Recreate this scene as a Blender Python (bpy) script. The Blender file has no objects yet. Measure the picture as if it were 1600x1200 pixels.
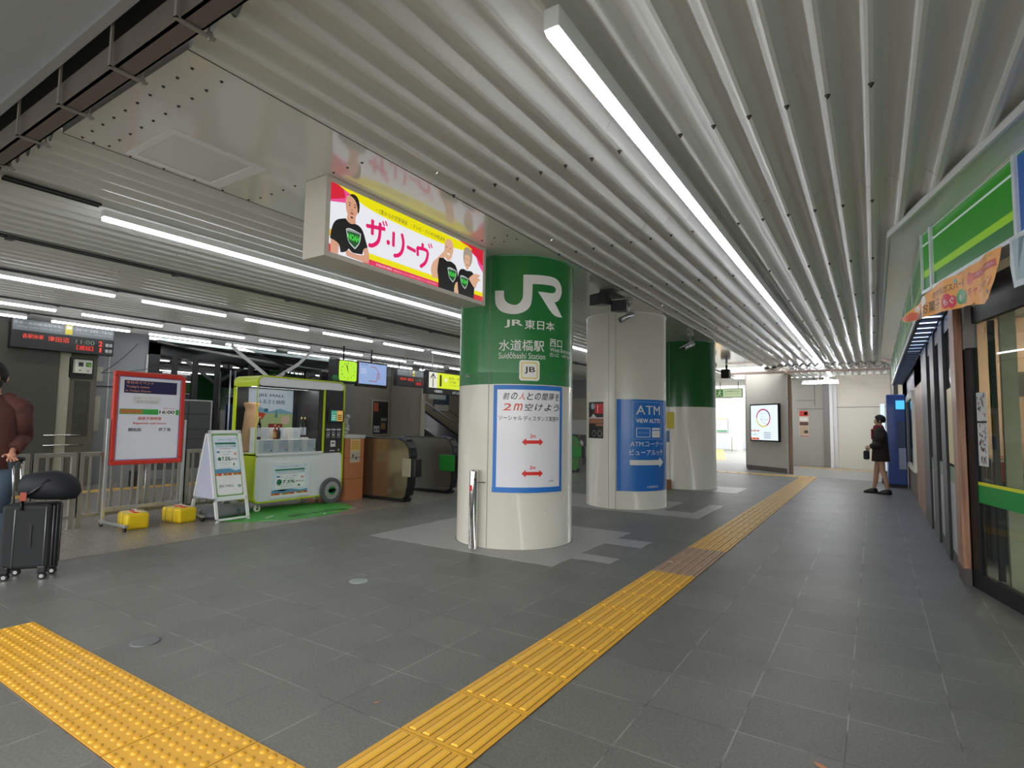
import bpy, bmesh, math, random
from mathutils import Vector, Matrix
random.seed(7)
C = bpy.context.scene.collection
PI = math.pi
R = math.radians

# ---------------------------------------------------------------- camera, sky, exposure
sc = bpy.context.scene
cd = bpy.data.cameras.new('camera'); cam = bpy.data.objects.new('camera', cd); C.objects.link(cam)
cd.sensor_fit = 'HORIZONTAL'; cd.sensor_width = 36; cd.lens = 875.15/1600*36
cd.clip_start = 0.02; cd.clip_end = 500
PT, YW, RL = .0725, .5741, .0146
fw = Vector((-math.sin(YW)*math.cos(PT), math.cos(YW)*math.cos(PT), math.sin(PT)))
rt = Vector((math.cos(YW), math.sin(YW), 0)); up = rt.cross(fw)
r2 = math.cos(RL)*rt+math.sin(RL)*up; u2 = -math.sin(RL)*rt+math.cos(RL)*up
cam.matrix_world = Matrix(((r2.x, u2.x, -fw.x, 0), (r2.y, u2.y, -fw.y, 0), (r2.z, u2.z, -fw.z, 1.30), (0, 0, 0, 1)))
sc.camera = cam
w = bpy.data.worlds.new('overcast'); sc.world = w; w.use_nodes = True
nt = w.node_tree; bg = nt.nodes['Background']
tc = nt.nodes.new('ShaderNodeTexCoord'); sx = nt.nodes.new('ShaderNodeSeparateXYZ')
cr = nt.nodes.new('ShaderNodeValToRGB')
nt.links.new(tc.outputs['Generated'], sx.inputs[0]); nt.links.new(sx.outputs[2], cr.inputs[0]); nt.links.new(cr.outputs[0], bg.inputs[0])
cr.color_ramp.elements[0].position = 0.0; cr.color_ramp.elements[0].color = (.56, .56, .55, 1)
cr.color_ramp.elements[1].position = 0.5; cr.color_ramp.elements[1].color = (.97, .98, .97, 1)
SKY = 2.8
TUBE = 9.5
bg.inputs[1].default_value = SKY
vs = sc.view_settings; vs.view_transform = 'Standard'; vs.look = 'None'; vs.gamma = 1; vs.use_curve_mapping = False
vs.exposure = 0.74
sc.cycles.use_denoising = True
sc.cycles.max_bounces = 8; sc.cycles.diffuse_bounces = 4; sc.cycles.glossy_bounces = 4; sc.cycles.transparent_max_bounces = 12
sc.cycles.sample_clamp_indirect = 6

# ---------------------------------------------------------------- materials
def lin(c):
    c /= 255.0
    return c/12.92 if c <= .04045 else ((c+.055)/1.055)**2.4
def col(c):
    if isinstance(c, str): c = tuple(int(c[i:i+2], 16) for i in (0, 2, 4))
    return (lin(c[0]), lin(c[1]), lin(c[2]), 1)
MC = {}
def mat(c, rough=.5, metal=0, emit=0, var=.06, vs_=6, spec=.5, alpha=1, coat=0, bump=0, estr=None):
    key = (str(c), rough, metal, emit, var, vs_, spec, alpha, coat, bump)
    if key in MC: return MC[key]
    m = bpy.data.materials.new('paint_%d' % len(MC)); m.use_nodes = True; MC[key] = m
    n = m.node_tree; p = n.nodes['Principled BSDF']; rgb = col(c)
    p.inputs['Roughness'].default_value = rough; p.inputs['Metallic'].default_value = metal
    p.inputs['Specular IOR Level'].default_value = spec
    if coat: p.inputs['Coat Weight'].default_value = coat; p.inputs['Coat Roughness'].default_value = .06
    if var:
        t = n.nodes.new('ShaderNodeTexCoord'); no = n.nodes.new('ShaderNodeTexNoise'); no.inputs['Scale'].default_value = vs_
        no.inputs['Detail'].default_value = 4
        mx = n.nodes.new('ShaderNodeMix'); mx.data_type = 'RGBA'
        mx.inputs[6].default_value = tuple(x*(1-var) for x in rgb[:3])+(1,)
        mx.inputs[7].default_value = tuple(min(1, x*(1+var)) for x in rgb[:3])+(1,)
        n.links.new(t.outputs['Object'], no.inputs[0]); n.links.new(no.outputs[0], mx.inputs[0])
        n.links.new(mx.outputs[2], p.inputs['Base Color'])
        if bump:
            b = n.nodes.new('ShaderNodeBump'); b.inputs['Strength'].default_value = bump; b.inputs['Distance'].default_value = .01
            n.links.new(no.outputs[0], b.inputs['Height']); n.links.new(b.outputs[0], p.inputs['Normal'])
    else: p.inputs['Base Color'].default_value = rgb
    if emit:
        p.inputs['Emission Color'].default_value = rgb; p.inputs['Emission Strength'].default_value = emit
    if alpha < 1: p.inputs['Alpha'].default_value = alpha
    return m
def ink(c, emit=0):   # printed colour: flat, plain
    if emit:
        key = ('ink', str(c), emit)
        if key in MC: return MC[key]
        m = mat(c, .35, 0, 0, 0); m = m.copy(); m.name = 'lit_ink'; MC[key] = m
        p = m.node_tree.nodes['Principled BSDF']; rgb = col(c)
        p.inputs['Base Color'].default_value = tuple(x*.12 for x in rgb[:3])+(1,)
        p.inputs['Emission Color'].default_value = rgb; p.inputs['Emission Strength'].default_value = emit*.575
        return m
    return mat(c, .4, 0, 0, .03, 40)
def glass(c, refl=.25, rough=.02, tint=.9):
    key = ('glass', str(c), refl, rough, tint)
    if key in MC: return MC[key]
    m = bpy.data.materials.new('glass'); m.use_nodes = True; MC[key] = m
    n = m.node_tree; n.nodes.clear()
    o = n.nodes.new('ShaderNodeOutputMaterial'); t = n.nodes.new('ShaderNodeBsdfTransparent'); g = n.nodes.new('ShaderNodeBsdfGlossy')
    g.inputs['Roughness'].default_value = rough; rgb = col(c); t.inputs[0].default_value = tuple(x*tint for x in rgb[:3])+(1,)
    f = n.nodes.new('ShaderNodeFresnel'); f.inputs[0].default_value = 1.5
    a = n.nodes.new('ShaderNodeMath'); a.operation = 'MAXIMUM'; a.inputs[1].default_value = refl*.3
    n.links.new(f.outputs[0], a.inputs[0])
    mx = n.nodes.new('ShaderNodeMixShader'); ge = n.nodes.new('ShaderNodeNewGeometry'); b = n.nodes.new('ShaderNodeMath'); b.operation = 'MULTIPLY_ADD'; b.inputs[1].default_value = -1; b.inputs[2].default_value = 1; q = n.nodes.new('ShaderNodeMath'); q.operation = 'MULTIPLY'
    n.links.new(ge.outputs['Backfacing'], b.inputs[0]); n.links.new(b.outputs[0], q.inputs[0]); n.links.new(a.outputs[0], q.inputs[1])
    n.links.new(q.outputs[0], mx.inputs[0]); n.links.new(t.outputs[0], mx.inputs[1]); n.links.new(g.outputs[0], mx.inputs[2]); n.links.new(mx.outputs[0], o.inputs[0])
    return m

CEIL = mat('d9dad6', .30, var=.05, vs_=.8, spec=.5)
SOFFIT = mat('dbdcd8', .16, var=.03, vs_=1.2, spec=.6, coat=.5)
CREAM = mat('d6d3c6', .28, var=.03, vs_=2, coat=.3)
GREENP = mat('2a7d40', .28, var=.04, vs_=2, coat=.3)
STEEL = mat('a9a69d', .38, .85, var=.1, vs_=5)
STEELD = mat('75726a', .4, .8, var=.12, vs_=5)
CHROME = mat('d8d8d8', .12, 1, var=.03)
ALU = mat('c4c6c8', .3, .8, var=.05)
WHITE = mat('e6e8e8', .35, var=.03)
BLACK = mat('141516', .4, var=.1)
DARK = mat('232425', .5, var=.12)
RUBBER = mat('1a1a1b', .7, var=.1)
GREYW = mat('8f9292', .6, var=.06, vs_=2)
LIME = mat('b6cc14', .3, var=.03, coat=.3)
WOOD = None

def wood_mat():
    m = mat('9a6a4c', .45, var=0).copy(); n = m.node_tree; p = n.nodes['Principled BSDF']
    t = n.nodes.new('ShaderNodeTexCoord'); mp = n.nodes.new('ShaderNodeMapping'); mp.inputs['Scale'].default_value = (22, 22, .9)
    no = n.nodes.new('ShaderNodeTexNoise'); no.inputs['Scale'].default_value = 1.6; no.inputs['Detail'].default_value = 6
    r = n.nodes.new('ShaderNodeValToRGB'); r.color_ramp.elements[0].position = .3; r.color_ramp.elements[1].position = .7
    r.color_ramp.elements[0].color = col('6e4632'); r.color_ramp.elements[1].color = col('ab7d5e')
    n.links.new(t.outputs['Object'], mp.inputs[0]); n.links.new(mp.outputs[0], no.inputs[0]); n.links.new(no.outputs[0], r.inputs[0]); n.links.new(r.outputs[0], p.inputs['Base Color'])
    return m
WOOD = wood_mat()

def stone_floor(base, amp, speck, tile=.4, ox=-1.334, oy=2.642, joint='55565a', jw=.0028, rough=.42, tilevar=.12, mottle=.12, tint=None):
    m = bpy.data.materials.new('stone_paving'); m.use_nodes = True; n = m.node_tree; L = n.links; p = n.nodes['Principled BSDF']
    def N(t, **k):
        x = n.nodes.new(t)
        for a, b in k.items(): setattr(x, a, b)
        return x
    def M(op, a, b=None, c=None):
        x = N('ShaderNodeMath', operation=op)
        for i, v in enumerate((a, b, c)):
            if v is None: continue
            if isinstance(v, (int, float)): x.inputs[i].default_value = v
            else: L.new(v, x.inputs[i])
        return x.outputs[0]
    g = N('ShaderNodeNewGeometry'); s = N('ShaderNodeSeparateXYZ'); L.new(g.outputs['Position'], s.inputs[0])
    fx = M('DIVIDE', M('SUBTRACT', s.outputs[0], ox), tile); fy = M('DIVIDE', M('SUBTRACT', s.outputs[1], oy), tile)
    ix = M('FLOOR', fx); iy = M('FLOOR', fy)
    ex = M('ABSOLUTE', M('SUBTRACT', M('SUBTRACT', fx, ix), .5)); ey = M('ABSOLUTE', M('SUBTRACT', M('SUBTRACT', fy, iy), .5))
    edge = M('MAXIMUM', ex, ey)
    jm = M('GREATER_THAN', edge, .5-jw/tile)
    cmb = N('ShaderNodeCombineXYZ'); L.new(ix, cmb.inputs[0]); L.new(iy, cmb.inputs[1])
    wn = N('ShaderNodeTexWhiteNoise'); wn.noise_dimensions = '2D'; L.new(cmb.outputs[0], wn.inputs['Vector'])
    no = N('ShaderNodeTexNoise'); no.inputs['Scale'].default_value = speck; no.inputs['Detail'].default_value = 3; L.new(g.outputs['Position'], no.inputs['Vector'])
    n2 = N('ShaderNodeTexNoise'); n2.inputs['Scale'].default_value = 1.3; n2.inputs['Detail'].default_value = 5; L.new(g.outputs['Position'], n2.inputs['Vector'])
    n3 = N('ShaderNodeTexNoise'); n3.inputs['Scale'].default_value = 3.1; n3.inputs['Detail'].default_value = 3; L.new(g.outputs['Position'], n3.inputs['Vector'])
    v = M('ADD', 1-tilevar/2-amp/2-mottle/2, M('MULTIPLY', wn.outputs[0], tilevar))
    v = M('ADD', v, M('MULTIPLY', M('MULTIPLY_ADD', no.outputs[0], 2.6, -.8), amp)); v = M('ADD', v, M('MULTIPLY', M('MULTIPLY_ADD', n2.outputs[0], 2.0, -.5), mottle)); v = M('ADD', v, M('MULTIPLY', M('MULTIPLY_ADD', n3.outputs[0], 2.0, -1.0), mottle*.35))
    mx = N('ShaderNodeMix', data_type='RGBA', blend_type='MULTIPLY'); mx.inputs[0].default_value = 1
    mx.inputs[6].default_value = col(base)
    cc = N('ShaderNodeCombineColor')
    for i in range(3): L.new(v, cc.inputs[i])
    L.new(cc.outputs[0], mx.inputs[7])
    # joint: some dark, some whitish with dried mortar
    jr = N('ShaderNodeValToRGB'); L.new(n3.outputs[0], jr.inputs[0])
    jr.color_ramp.elements[0].position = .40; jr.color_ramp.elements[0].color = col('2d2f31')
    jr.color_ramp.elements[1].position = .54; jr.color_ramp.elements[1].color = col('a6a69f')
    m2 = N('ShaderNodeMix', data_type='RGBA'); L.new(M('MULTIPLY', jm, .6), m2.inputs[0]); L.new(mx.outputs[2], m2.inputs[6]); L.new(jr.outputs[0], m2.inputs[7])
    L.new(m2.outputs[2], p.inputs['Base Color'])
    ro = M('ADD', rough, M('MULTIPLY', no.outputs[0], .12)); L.new(ro, p.inputs['Roughness'])
    b = N('ShaderNodeBump'); b.inputs['Strength'].default_value = .25; b.inputs['Distance'].default_value = .003
    L.new(M('SUBTRACT', no.outputs[0], jm), b.inputs['Height']); L.new(b.outputs[0], p.inputs['Normal'])
    return m

# ---------------------------------------------------------------- mesh helpers
class MB:
    def __init__(s): s.bm = bmesh.new(); s.mats = []; s.cur = 0
    def m(s, mt):
        if mt not in s.mats: s.mats.append(mt)
        s.cur = s.mats.index(mt); return s
    def face(s, pts, smooth=False):
        f = s.bm.faces.new([s.bm.verts.new(p) for p in pts]); f.material_index = s.cur; f.smooth = smooth; return f
    def hexa(s, p, smooth=False):       # 8 points, bottom 4 then top 4
        v = [s.bm.verts.new(q) for q in p]
        fs = []
        for ids in ((3, 2, 1, 0), (4, 5, 6, 7), (0, 1, 5, 4), (1, 2, 6, 5), (2, 3, 7, 6), (3, 0, 4, 7)):
            f = s.bm.faces.new([v[i] for i in ids]); f.material_index = s.cur; fs.append(f)
        return fs
    def box(s, x0, y0, z0, x1, y1, z1, bev=0, seg=2):
        x0, x1 = min(x0, x1), max(x0, x1); y0, y1 = min(y0, y1), max(y0, y1); z0, z1 = min(z0, z1), max(z0, z1)
        fs = s.hexa([(x0, y0, z0), (x1, y0, z0), (x1, y1, z0), (x0, y1, z0), (x0, y0, z1), (x1, y0, z1), (x1, y1, z1), (x0, y1, z1)])
        if bev:
            es = set(e for f in fs for e in f.edges)
            r = bmesh.ops.bevel(s.bm, geom=list(es), offset=bev, segments=seg, affect='EDGES', profile=.5)
            for f in r['faces']: f.material_index = s.cur
        return s
    def tube(s, path, r, n=10, caps=True, smooth=True):
        path = [Vector(p) for p in path]; rings = []
        rr = r if isinstance(r, (list, tuple)) else [r]*len(path)
        for i, p in enumerate(path):
            a = path[max(0, i-1)]; b = path[min(len(path)-1, i+1)]; t = (b-a).normalized()
            ref = Vector((0, 0, 1)) if abs(t.z) < .9 else Vector((0, 1, 0))
            x = t.cross(ref).normalized(); y = t.cross(x)
            rings.append([s.bm.verts.new(p+rr[i]*(math.cos(2*PI*k/n)*x+math.sin(2*PI*k/n)*y)) for k in range(n)])
        for a, b in zip(rings, rings[1:]):
            for k in range(n):
                f = s.bm.faces.new([a[k], a[(k+1) % n], b[(k+1) % n], b[k]]); f.smooth = smooth; f.material_index = s.cur
        if caps:
            for q in (rings[0][::-1], rings[-1]): s.bm.faces.new(q).material_index = s.cur
        return s
    def cyl(s, p0, p1, r, n=24): return s.tube([p0, p1], r, n)
    def lathe(s, prof, cx, cy, n=32, a0=0, a1=2*PI, smooth=True):   # prof: (r,z) list
        full = abs(a1-a0-2*PI) < 1e-6; k = n if full else n+1
        rings = [[s.bm.verts.new((cx+r*math.cos(a0+(a1-a0)*i/n), cy+r*math.sin(a0+(a1-a0)*i/n), z)) for i in range(k)] for r, z in prof]
        for a, b in zip(rings, rings[1:]):
            for i in range(n):
                j = (i+1) % k
                f = s.bm.faces.new([a[i], a[j], b[j], b[i]]); f.smooth = smooth; f.material_index = s.cur
        return s
    def prism(s, pts, ax, d0, d1):       # polygon in the plane across axis ax
        def P(a, b, d): return {'x': (d, a, b), 'y': (a, d, b), 'z': (a, b, d)}[ax]
        A = [s.bm.verts.new(P(a, b, d0)) for a, b in pts]; B = [s.bm.verts.new(P(a, b, d1)) for a, b in pts]; n = len(pts)
        s.bm.faces.new(A[::-1]).material_index = s.cur; s.bm.faces.new(B).material_index = s.cur
        for i in range(n): s.bm.faces.new([A[i], A[(i+1) % n], B[(i+1) % n], B[i]]).material_index = s.cur
        return s
    def ball(s, c, rx, ry=None, rz=None, u=14, v=9, rot=None):
        ry = ry or rx; rz = rz or rx; c = Vector(c); rows = []
        for j in range(v+1):
            ph = -PI/2+PI*j/v
            if j in (0, v): q = [Vector((0, 0, rz*math.sin(ph)))]
            else: q = [Vector((rx*math.cos(ph)*math.cos(2*PI*i/u), ry*math.cos(ph)*math.sin(2*PI*i/u), rz*math.sin(ph))) for i in range(u)]
            if rot: q = [rot @ a for a in q]
            rows.append([s.bm.verts.new(c+a) for a in q])
        for j in range(v):
            a, b = rows[j], rows[j+1]
            for i in range(u):
                k = (i+1) % u
                if len(a) == 1: ids = [a[0], b[k], b[i]]
                elif len(b) == 1: ids = [a[i], a[k], b[0]]
                else: ids = [a[i], a[k], b[k], b[i]]
                f = s.bm.faces.new(ids); f.smooth = True; f.material_index = s.cur
        return s
    def loft(s, rings, caps=True, smooth=True):    # rings: lists of points of one length
        V = [[s.bm.verts.new(p) for p in r] for r in rings]; n = len(V[0])
        for a, b in zip(V, V[1:]):
            for i in range(n):
                f = s.bm.faces.new([a[i], a[(i+1) % n], b[(i+1) % n], b[i]]); f.smooth = smooth; f.material_index = s.cur
        if caps: s.bm.faces.new(V[0][::-1]).material_index = s.cur; s.bm.faces.new(V[-1]).material_index = s.cur
        return s
    def xf(s, M):
        bmesh.ops.transform(s.bm, matrix=M, verts=s.bm.verts); return s

def wm(o):
    M = Matrix.LocRotScale(o.location, o.rotation_euler, o.scale)
    return (wm(o.parent) @ M) if o.parent else M
def obj(name, mb, parent=None, mt=None, loc=None, local=False, norm=True):
    if mt: mb.mats = [mt]; 
    if mt:
        for f in mb.bm.faces: f.material_index = 0
    if norm: bmesh.ops.recalc_face_normals(mb.bm, faces=mb.bm.faces[:])
    me = bpy.data.meshes.new(name); mb.bm.to_mesh(me); mb.bm.free()
    for q in mb.mats: me.materials.append(q)
    o = bpy.data.objects.new(name, me); C.objects.link(o)
    if parent:
        o.parent = parent
        if not local: me.transform(wm(parent).inverted())
    elif loc is not None:
        o.location = loc
        if not local: me.transform(Matrix.Translation(-Vector(loc)))
    return o
def tag(o, label=None, cat=None, group=None, kind=None):
    if label: o['label'] = label
    if cat: o['category'] = cat
    if group: o['group'] = group
    if kind: o['kind'] = kind
    return o
def thing(name, label, cat, loc, rz=0, group=None):
    o = bpy.data.objects.new(name, None); o.empty_display_size = .1; C.objects.link(o)
    o.location = loc; o.rotation_euler = (0, 0, rz)
    return tag(o, label, cat, group)
def struct(name, mb, mt=None, loc=None, parent=None, label=None):
    o = obj(name, mb, parent, mt, loc)
    if not parent: o['kind'] = 'structure'
    if label: o['label'] = label
    return o
def dup(root, loc=None, rz=None, label=None, group=None):
    r = root.copy(); C.objects.link(r)
    if loc is not None: r.location = loc
    if rz is not None: r.rotation_euler = (0, 0, rz)
    if label: r['label'] = label
    if group: r['group'] = group
    for ch in list(root.children):
        c = ch.copy(); C.objects.link(c); c.parent = r
        for g in list(ch.children):
            d = g.copy(); C.objects.link(d); d.parent = c
    return r

# flat artwork (letters, printed colours) laid on a real surface
TXT = {}
def glyphs(s, bold=0):
    k = (s, bold)
    if k in TXT: return TXT[k]
    cu = bpy.data.curves.new('t', 'FONT'); cu.body = s; cu.size = 1; cu.offset = bold; cu.resolution_u = 3; cu.fill_mode = 'FRONT'
    o = bpy.data.objects.new('t', cu); C.objects.link(o)
    dg = bpy.context.evaluated_depsgraph_get(); dg.update()
    me = bpy.data.meshes.new_from_object(o.evaluated_get(dg), depsgraph=dg)
    vs = [(v.co.x, v.co.y) for v in me.vertices]; fs = [tuple(p.vertices) for p in me.polygons]
    bpy.data.objects.remove(o); bpy.data.curves.remove(cu); bpy.data.meshes.remove(me)
    if vs:
        x0 = min(v[0] for v in vs); x1 = max(v[0] for v in vs); y0 = min(v[1] for v in vs); y1 = max(v[1] for v in vs)
    else: x0 = y0 = 0; x1 = y1 = 1
    TXT[k] = (vs, fs, x0, x1, y0, y1); return TXT[k]
class Art:
    def __init__(s, fn, step=.0008, emit=0, cut=None): s.fn = fn; s.step = step; s.e = emit; s.bm = bmesh.new(); s.mats = []; s.lay = 0; s.cut = cut; s.soft = 0
    def mi(s, c):
        m = ink(c, s.e) if isinstance(c, (str, tuple)) else c
        if m not in s.mats: s.mats.append(m)
        return s.mats.index(m)
    def up(s, k=1): s.lay += k; return s
    def poly(s, pts, c):
        if s.soft and len(pts) > 5:
            for _ in range(s.soft):
                q = []
                for i, b in enumerate(pts):
                    a, d_ = pts[i-1], pts[(i+1) % len(pts)]; e = Vector((b[0]-a[0], b[1]-a[1])); f = Vector((d_[0]-b[0], d_[1]-b[1]))
                    if e.length > 1e-6 and f.length > 1e-6 and e.angle(f) < R(58): q += [(b[0]-e.x*.25, b[1]-e.y*.25), (b[0]+f.x*.25, b[1]+f.y*.25)]
                    else: q.append(b)
                pts = q
        d = s.lay*s.step; i = s.mi(c)
        f = s.bm.faces.new([s.bm.verts.new((p[0], p[1], d)) for p in pts]); f.material_index = i
        if len(pts) > 4: bmesh.ops.triangulate(s.bm, faces=[f])
        return s
    def rect(s, u0, v0, u1, v1, c): return s.poly([(u0, v0), (u1, v0), (u1, v1), (u0, v1)], c)
    def rrect(s, u0, v0, u1, v1, r, c):
        pts = []
        for cx, cy, a in ((u1-r, v0+r, -90), (u1-r, v1-r, 0), (u0+r, v1-r, 90), (u0+r, v0+r, 180)):
            for k in range(5): t = R(a+22.5*k); pts.append((cx+r*math.cos(t), cy+r*math.sin(t)))
        return s.poly(pts, c)
    def frame(s, u0, v0, u1, v1, t, c):
        s.rect(u0, v0, u1, v0+t, c); s.rect(u0, v1-t, u1, v1, c); s.rect(u0, v0+t, u0+t, v1-t, c); return s.rect(u1-t, v0+t, u1, v1-t, c)
    def ell(s, u, v, a, b, c, n=20, t0=0, t1=360): return s.poly([(u+a*math.cos(R(t0+(t1-t0)*k/n)), v+b*math.sin(R(t0+(t1-t0)*k/n))) for k in range(n if t1-t0 >= 360 else n+1)], c)
    def ring(s, u, v, a, b, t, c, t0=0, t1=360, n=32):
        for k in range(n):
            p = R(t0+(t1-t0)*k/n); q = R(t0+(t1-t0)*(k+1)/n)
            s.poly([(u+a*math.cos(p), v+b*math.sin(p)), (u+a*math.cos(q), v+b*math.sin(q)), (u+(a-t)*math.cos(q), v+(b-t)*math.sin(q)), (u+(a-t)*math.cos(p), v+(b-t)*math.sin(p))], c)
        return s
    def line(s, pts, wd, c):
        for a, b in zip(pts, pts[1:]):
            a = Vector(a); b = Vector(b); t = (b-a)
            if t.length < 1e-6: continue
            n = Vector((-t.y, t.x)).normalized()*wd/2; t = t.normalized()*wd*.3
            s.poly([(a-n-t)[:], (b-n+t)[:], (b+n+t)[:], (a+n-t)[:]], c)
        return s
    def text(s, t, u, v, h, c, w=None, al='l', bold=0, shear=0):     # (u,v) lower left of the ink box, h its height, w its width
        if 'M' in t and bold:      # letters with sharp valleys are thickened by overprinting
            kk = h*bold*.9
            for dx in (-kk, kk): s.text(t, u+dx, v, h, c, w, al, 0, shear)
            bold = 0
        vs, fs, x0, x1, y0, y1 = glyphs(t, bold); k = h/(y1-y0); kx = k if w is None else w/(x1-x0)
        W = (x1-x0)*kx; du = u-(W if al == 'r' else W/2 if al == 'c' else 0); d = s.lay*s.step; i = s.mi(c)
        V = [s.bm.verts.new((du+(a-x0)*kx+shear*(b-y0)*k, v+(b-y0)*k, d)) for a, b in vs]
        for f in fs:
            try: s.bm.faces.new([V[j] for j in f]).material_index = i
            except ValueError: pass
        return s
    def build(s, name, parent=None, loc=None):
        if s.cut:
            us = [v.co.x for v in s.bm.verts]; a, b = min(us), max(us); k = math.ceil((b-a)/s.cut)
            for i in range(1, k):
                bmesh.ops.bisect_plane(s.bm, geom=s.bm.verts[:]+s.bm.edges[:]+s.bm.faces[:], plane_co=(a+(b-a)*i/k, 0, 0), plane_no=(1, 0, 0))
        for v in s.bm.verts: v.co = s.fn(v.co.x, v.co.y, v.co.z)
        mb = MB(); mb.bm.free(); mb.bm = s.bm; mb.mats = s.mats
        return obj(name, mb, parent, None, loc, norm=False)
def onX(x, sgn=1, u0=0, v0=0): return lambda u, v, d: Vector((x+sgn*d, sgn*u+u0, v+v0))     # wall across X, facing sgn
def onY(y, u0=0, v0=0): return lambda u, v, d: Vector((u+u0, y-d, v+v0))                       # faces the street (-Y)
def onZ(z): return lambda u, v, d: Vector((u, v, z+d))
def onCyl(cx, cy, r): return lambda u, v, d: Vector((cx+(r+d)*math.cos(u/r), cy+(r+d)*math.sin(u/r), v))

# ---------------------------------------------------------------- floor
ZC = 3.13
mb = MB(); mb.box(-16, -9, -.12, 6, 42, 0)
FLOORM = stone_floor('696964', .42, 75, mottle=.26, rough=.40, tilevar=.14)
struct('floor', mb, FLOORM, (0, 0, 0))
mb = MB(); mb.box(-60, -60, -.3, 60, 60, -.121)
struct('floor', mb, mat('6d6e6e', .8, var=.15, vs_=1), (0, 0, -.2))
GRAN = stone_floor('86817a', .34, 90, rough=.2, tilevar=.06, tile=.6, mottle=.2)
mb = MB(); mb.box(-16, 1.6, 0, -6.28, 16.8, .003)
struct('floor', mb, GRAN, (-6.3, 1.6, 0))
PLATE = stone_floor('989896', .24, 120, tilevar=.1, rough=.32)
mb = MB()
def slab(b, pts, z=.003): b.prism(pts, 'z', 0, z)
slab(mb, [(-4.934, 4.642), (-2.534, 4.642), (-2.534, 5.042), (-2.134, 5.042), (-2.134, 5.29), (-2.55, 5.29), (-2.55, 5.9), (-2.134, 5.9), (-2.134, 6.242), (-2.534, 6.242), (-2.534, 6.642), (-4.934, 6.642)])
slab(mb, [(-4.934, 8.242), (-2.134, 8.242), (-2.134, 9.842), (-2.35, 9.842), (-2.35, 8.75), (-2.8, 8.75), (-2.8, 9.842), (-4.934, 9.842)])
slab(mb, [(-4.934, 11.842), (-2.334, 11.842), (-2.334, 13.042), (-4.934, 13.042)])
struct('floor', mb, PLATE, (-3.5, 5, 0))
mb = MB(); slab(mb, [(-3.2, 17.6), (.6, 17.0), (.6, 22), (-3.2, 22)], .002)
struct('floor', mb, stone_floor('8b8b88', .2, 120, rough=.35), (-1, 19, 0))

# ---------------------------------------------------------------- tactile paving
YEL = mat('dfa62e', .42, var=.12, vs_=9); YELF = mat('d4a850', .45, var=.12, vs_=9); BRN = mat('a98a70', .5, var=.1, vs_=9); JNT_SHADE = mat('5a4630', .8)
BARM = mat('ecb53a', .4, var=.08, vs_=12)
def guide_tiles(x0, y0, y1, name, label, mfun):
    mb = MB(); k = 0; y = y0
    while y < y1-.01:
        mb.m(mfun(y)); mb.box(x0+.003, y+.003, 0, x0+.397, y+.397, .0055)
        for b in range(5):
            xx = x0+.05+.075*b; mb.m(JNT_SHADE).box(xx-.024, y+.018, .005, xx+.024, y+.382, .0058); mb.m(BARM if mfun(y) is YEL else mfun(y))  # dark strip paints the shadow along both sides of each bar
            a, c = xx-.014, xx+.014
            mb.hexa([(a-.006, y+.02, .0055), (c+.006, y+.02, .0055), (c+.006, y+.38, .0055), (a-.006, y+.38, .0055), (a, y+.026, .0115), (c, y+.026, .0115), (c, y+.374, .0115), (a, y+.374, .0115)])
        y += .4
    mb.m(JNT_SHADE).box(x0, y0, 0, x0+.4, y1, .003)
    o = obj(name, mb, None, None, (x0, y0, 0)); return tag(o, label, 'tactile paving', None, 'structure' if 0 else None)
def brown(y): return BRN if 4.99 < y+.2 < 6.23 else (YEL if y < 5 else YELF)
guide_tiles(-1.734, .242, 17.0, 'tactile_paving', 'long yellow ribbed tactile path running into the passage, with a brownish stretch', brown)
def dot_tiles(x0, x1, y0, y1, name, label, mt, n=7, T=.4):
    mb = MB(); nx = round((x1-x0)/T); ny = round((y1-y0)/T)
    for i in range(nx):
        for j in range(ny):
            a, b = x0+i*T, y0+j*T; mb.m(mt); mb.box(a+.003, b+.003, 0, a+T-.003, b+T-.003, .0055)
            for p in range(n):
                for q in range(n):
                    cx = a+T*(p+.5)/n; cy = b+T*(q+.5)/n
                    mb.lathe([(.0165, .0055), (.0145, .009), (.009, .0112), (.0001, .0115)], cx, cy, 8)
    mb.m(JNT_SHADE).box(x0, y0, 0, x1, y1, .003)
    return tag(obj(name, mb, None, None, (x0, y0, 0)), label, 'tactile paving')
dot_tiles(-4.534, -1.734, 1.042, 1.442, 'tactile_paving', 'yellow dotted tactile strip crossing the bottom left corner of the floor', YEL)
mb = MB()
def far_strip(x0, y0, x1, y1, label, wd=.4, mt=YELF):
    t = Vector((x1-x0, y1-y0, 0)); n = Vector((-t.y, t.x, 0)).normalized()*wd/2; b = MB(); a = Vector((x0, y0, 0)); c = Vector((x1, y1, 0)); h = Vector((0, 0, .006))
    b.m(mt).hexa([a-n, c-n, c+n, a+n, a-n+h, c-n+h, c+n+h, a+n+h])
    k = int(t.length/.3)
    for i in range(k):
        p = a+t*(i+.5)/k
        for s in (-.13, 0, .13): b.box(*(p+n.normalized()*s-Vector((.03, .03, -.006))), *(p+n.normalized()*s+Vector((.03, .03, .011))))
    return tag(obj('tactile_paving', b, None, None, (x0, y0, 0)), label, 'tactile paving')
far_strip(-6.6, 17.6, -1.33, 17.2, 'yellow tactile strip turning left at the far end of the ribbed path')
far_strip(-2.2, 21.6, .6, 20.9, 'yellow tactile strip along the foot of the white shutter wall', .3)
far_strip(-7.8, 35, -5.2, 23.5, 'pale yellow tactile path outside beyond the third column', .4)
far_strip(-11.8, 3.2, -11.8, 12, 'yellow tactile strip inside the gates seen through the fence', .35)

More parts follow.
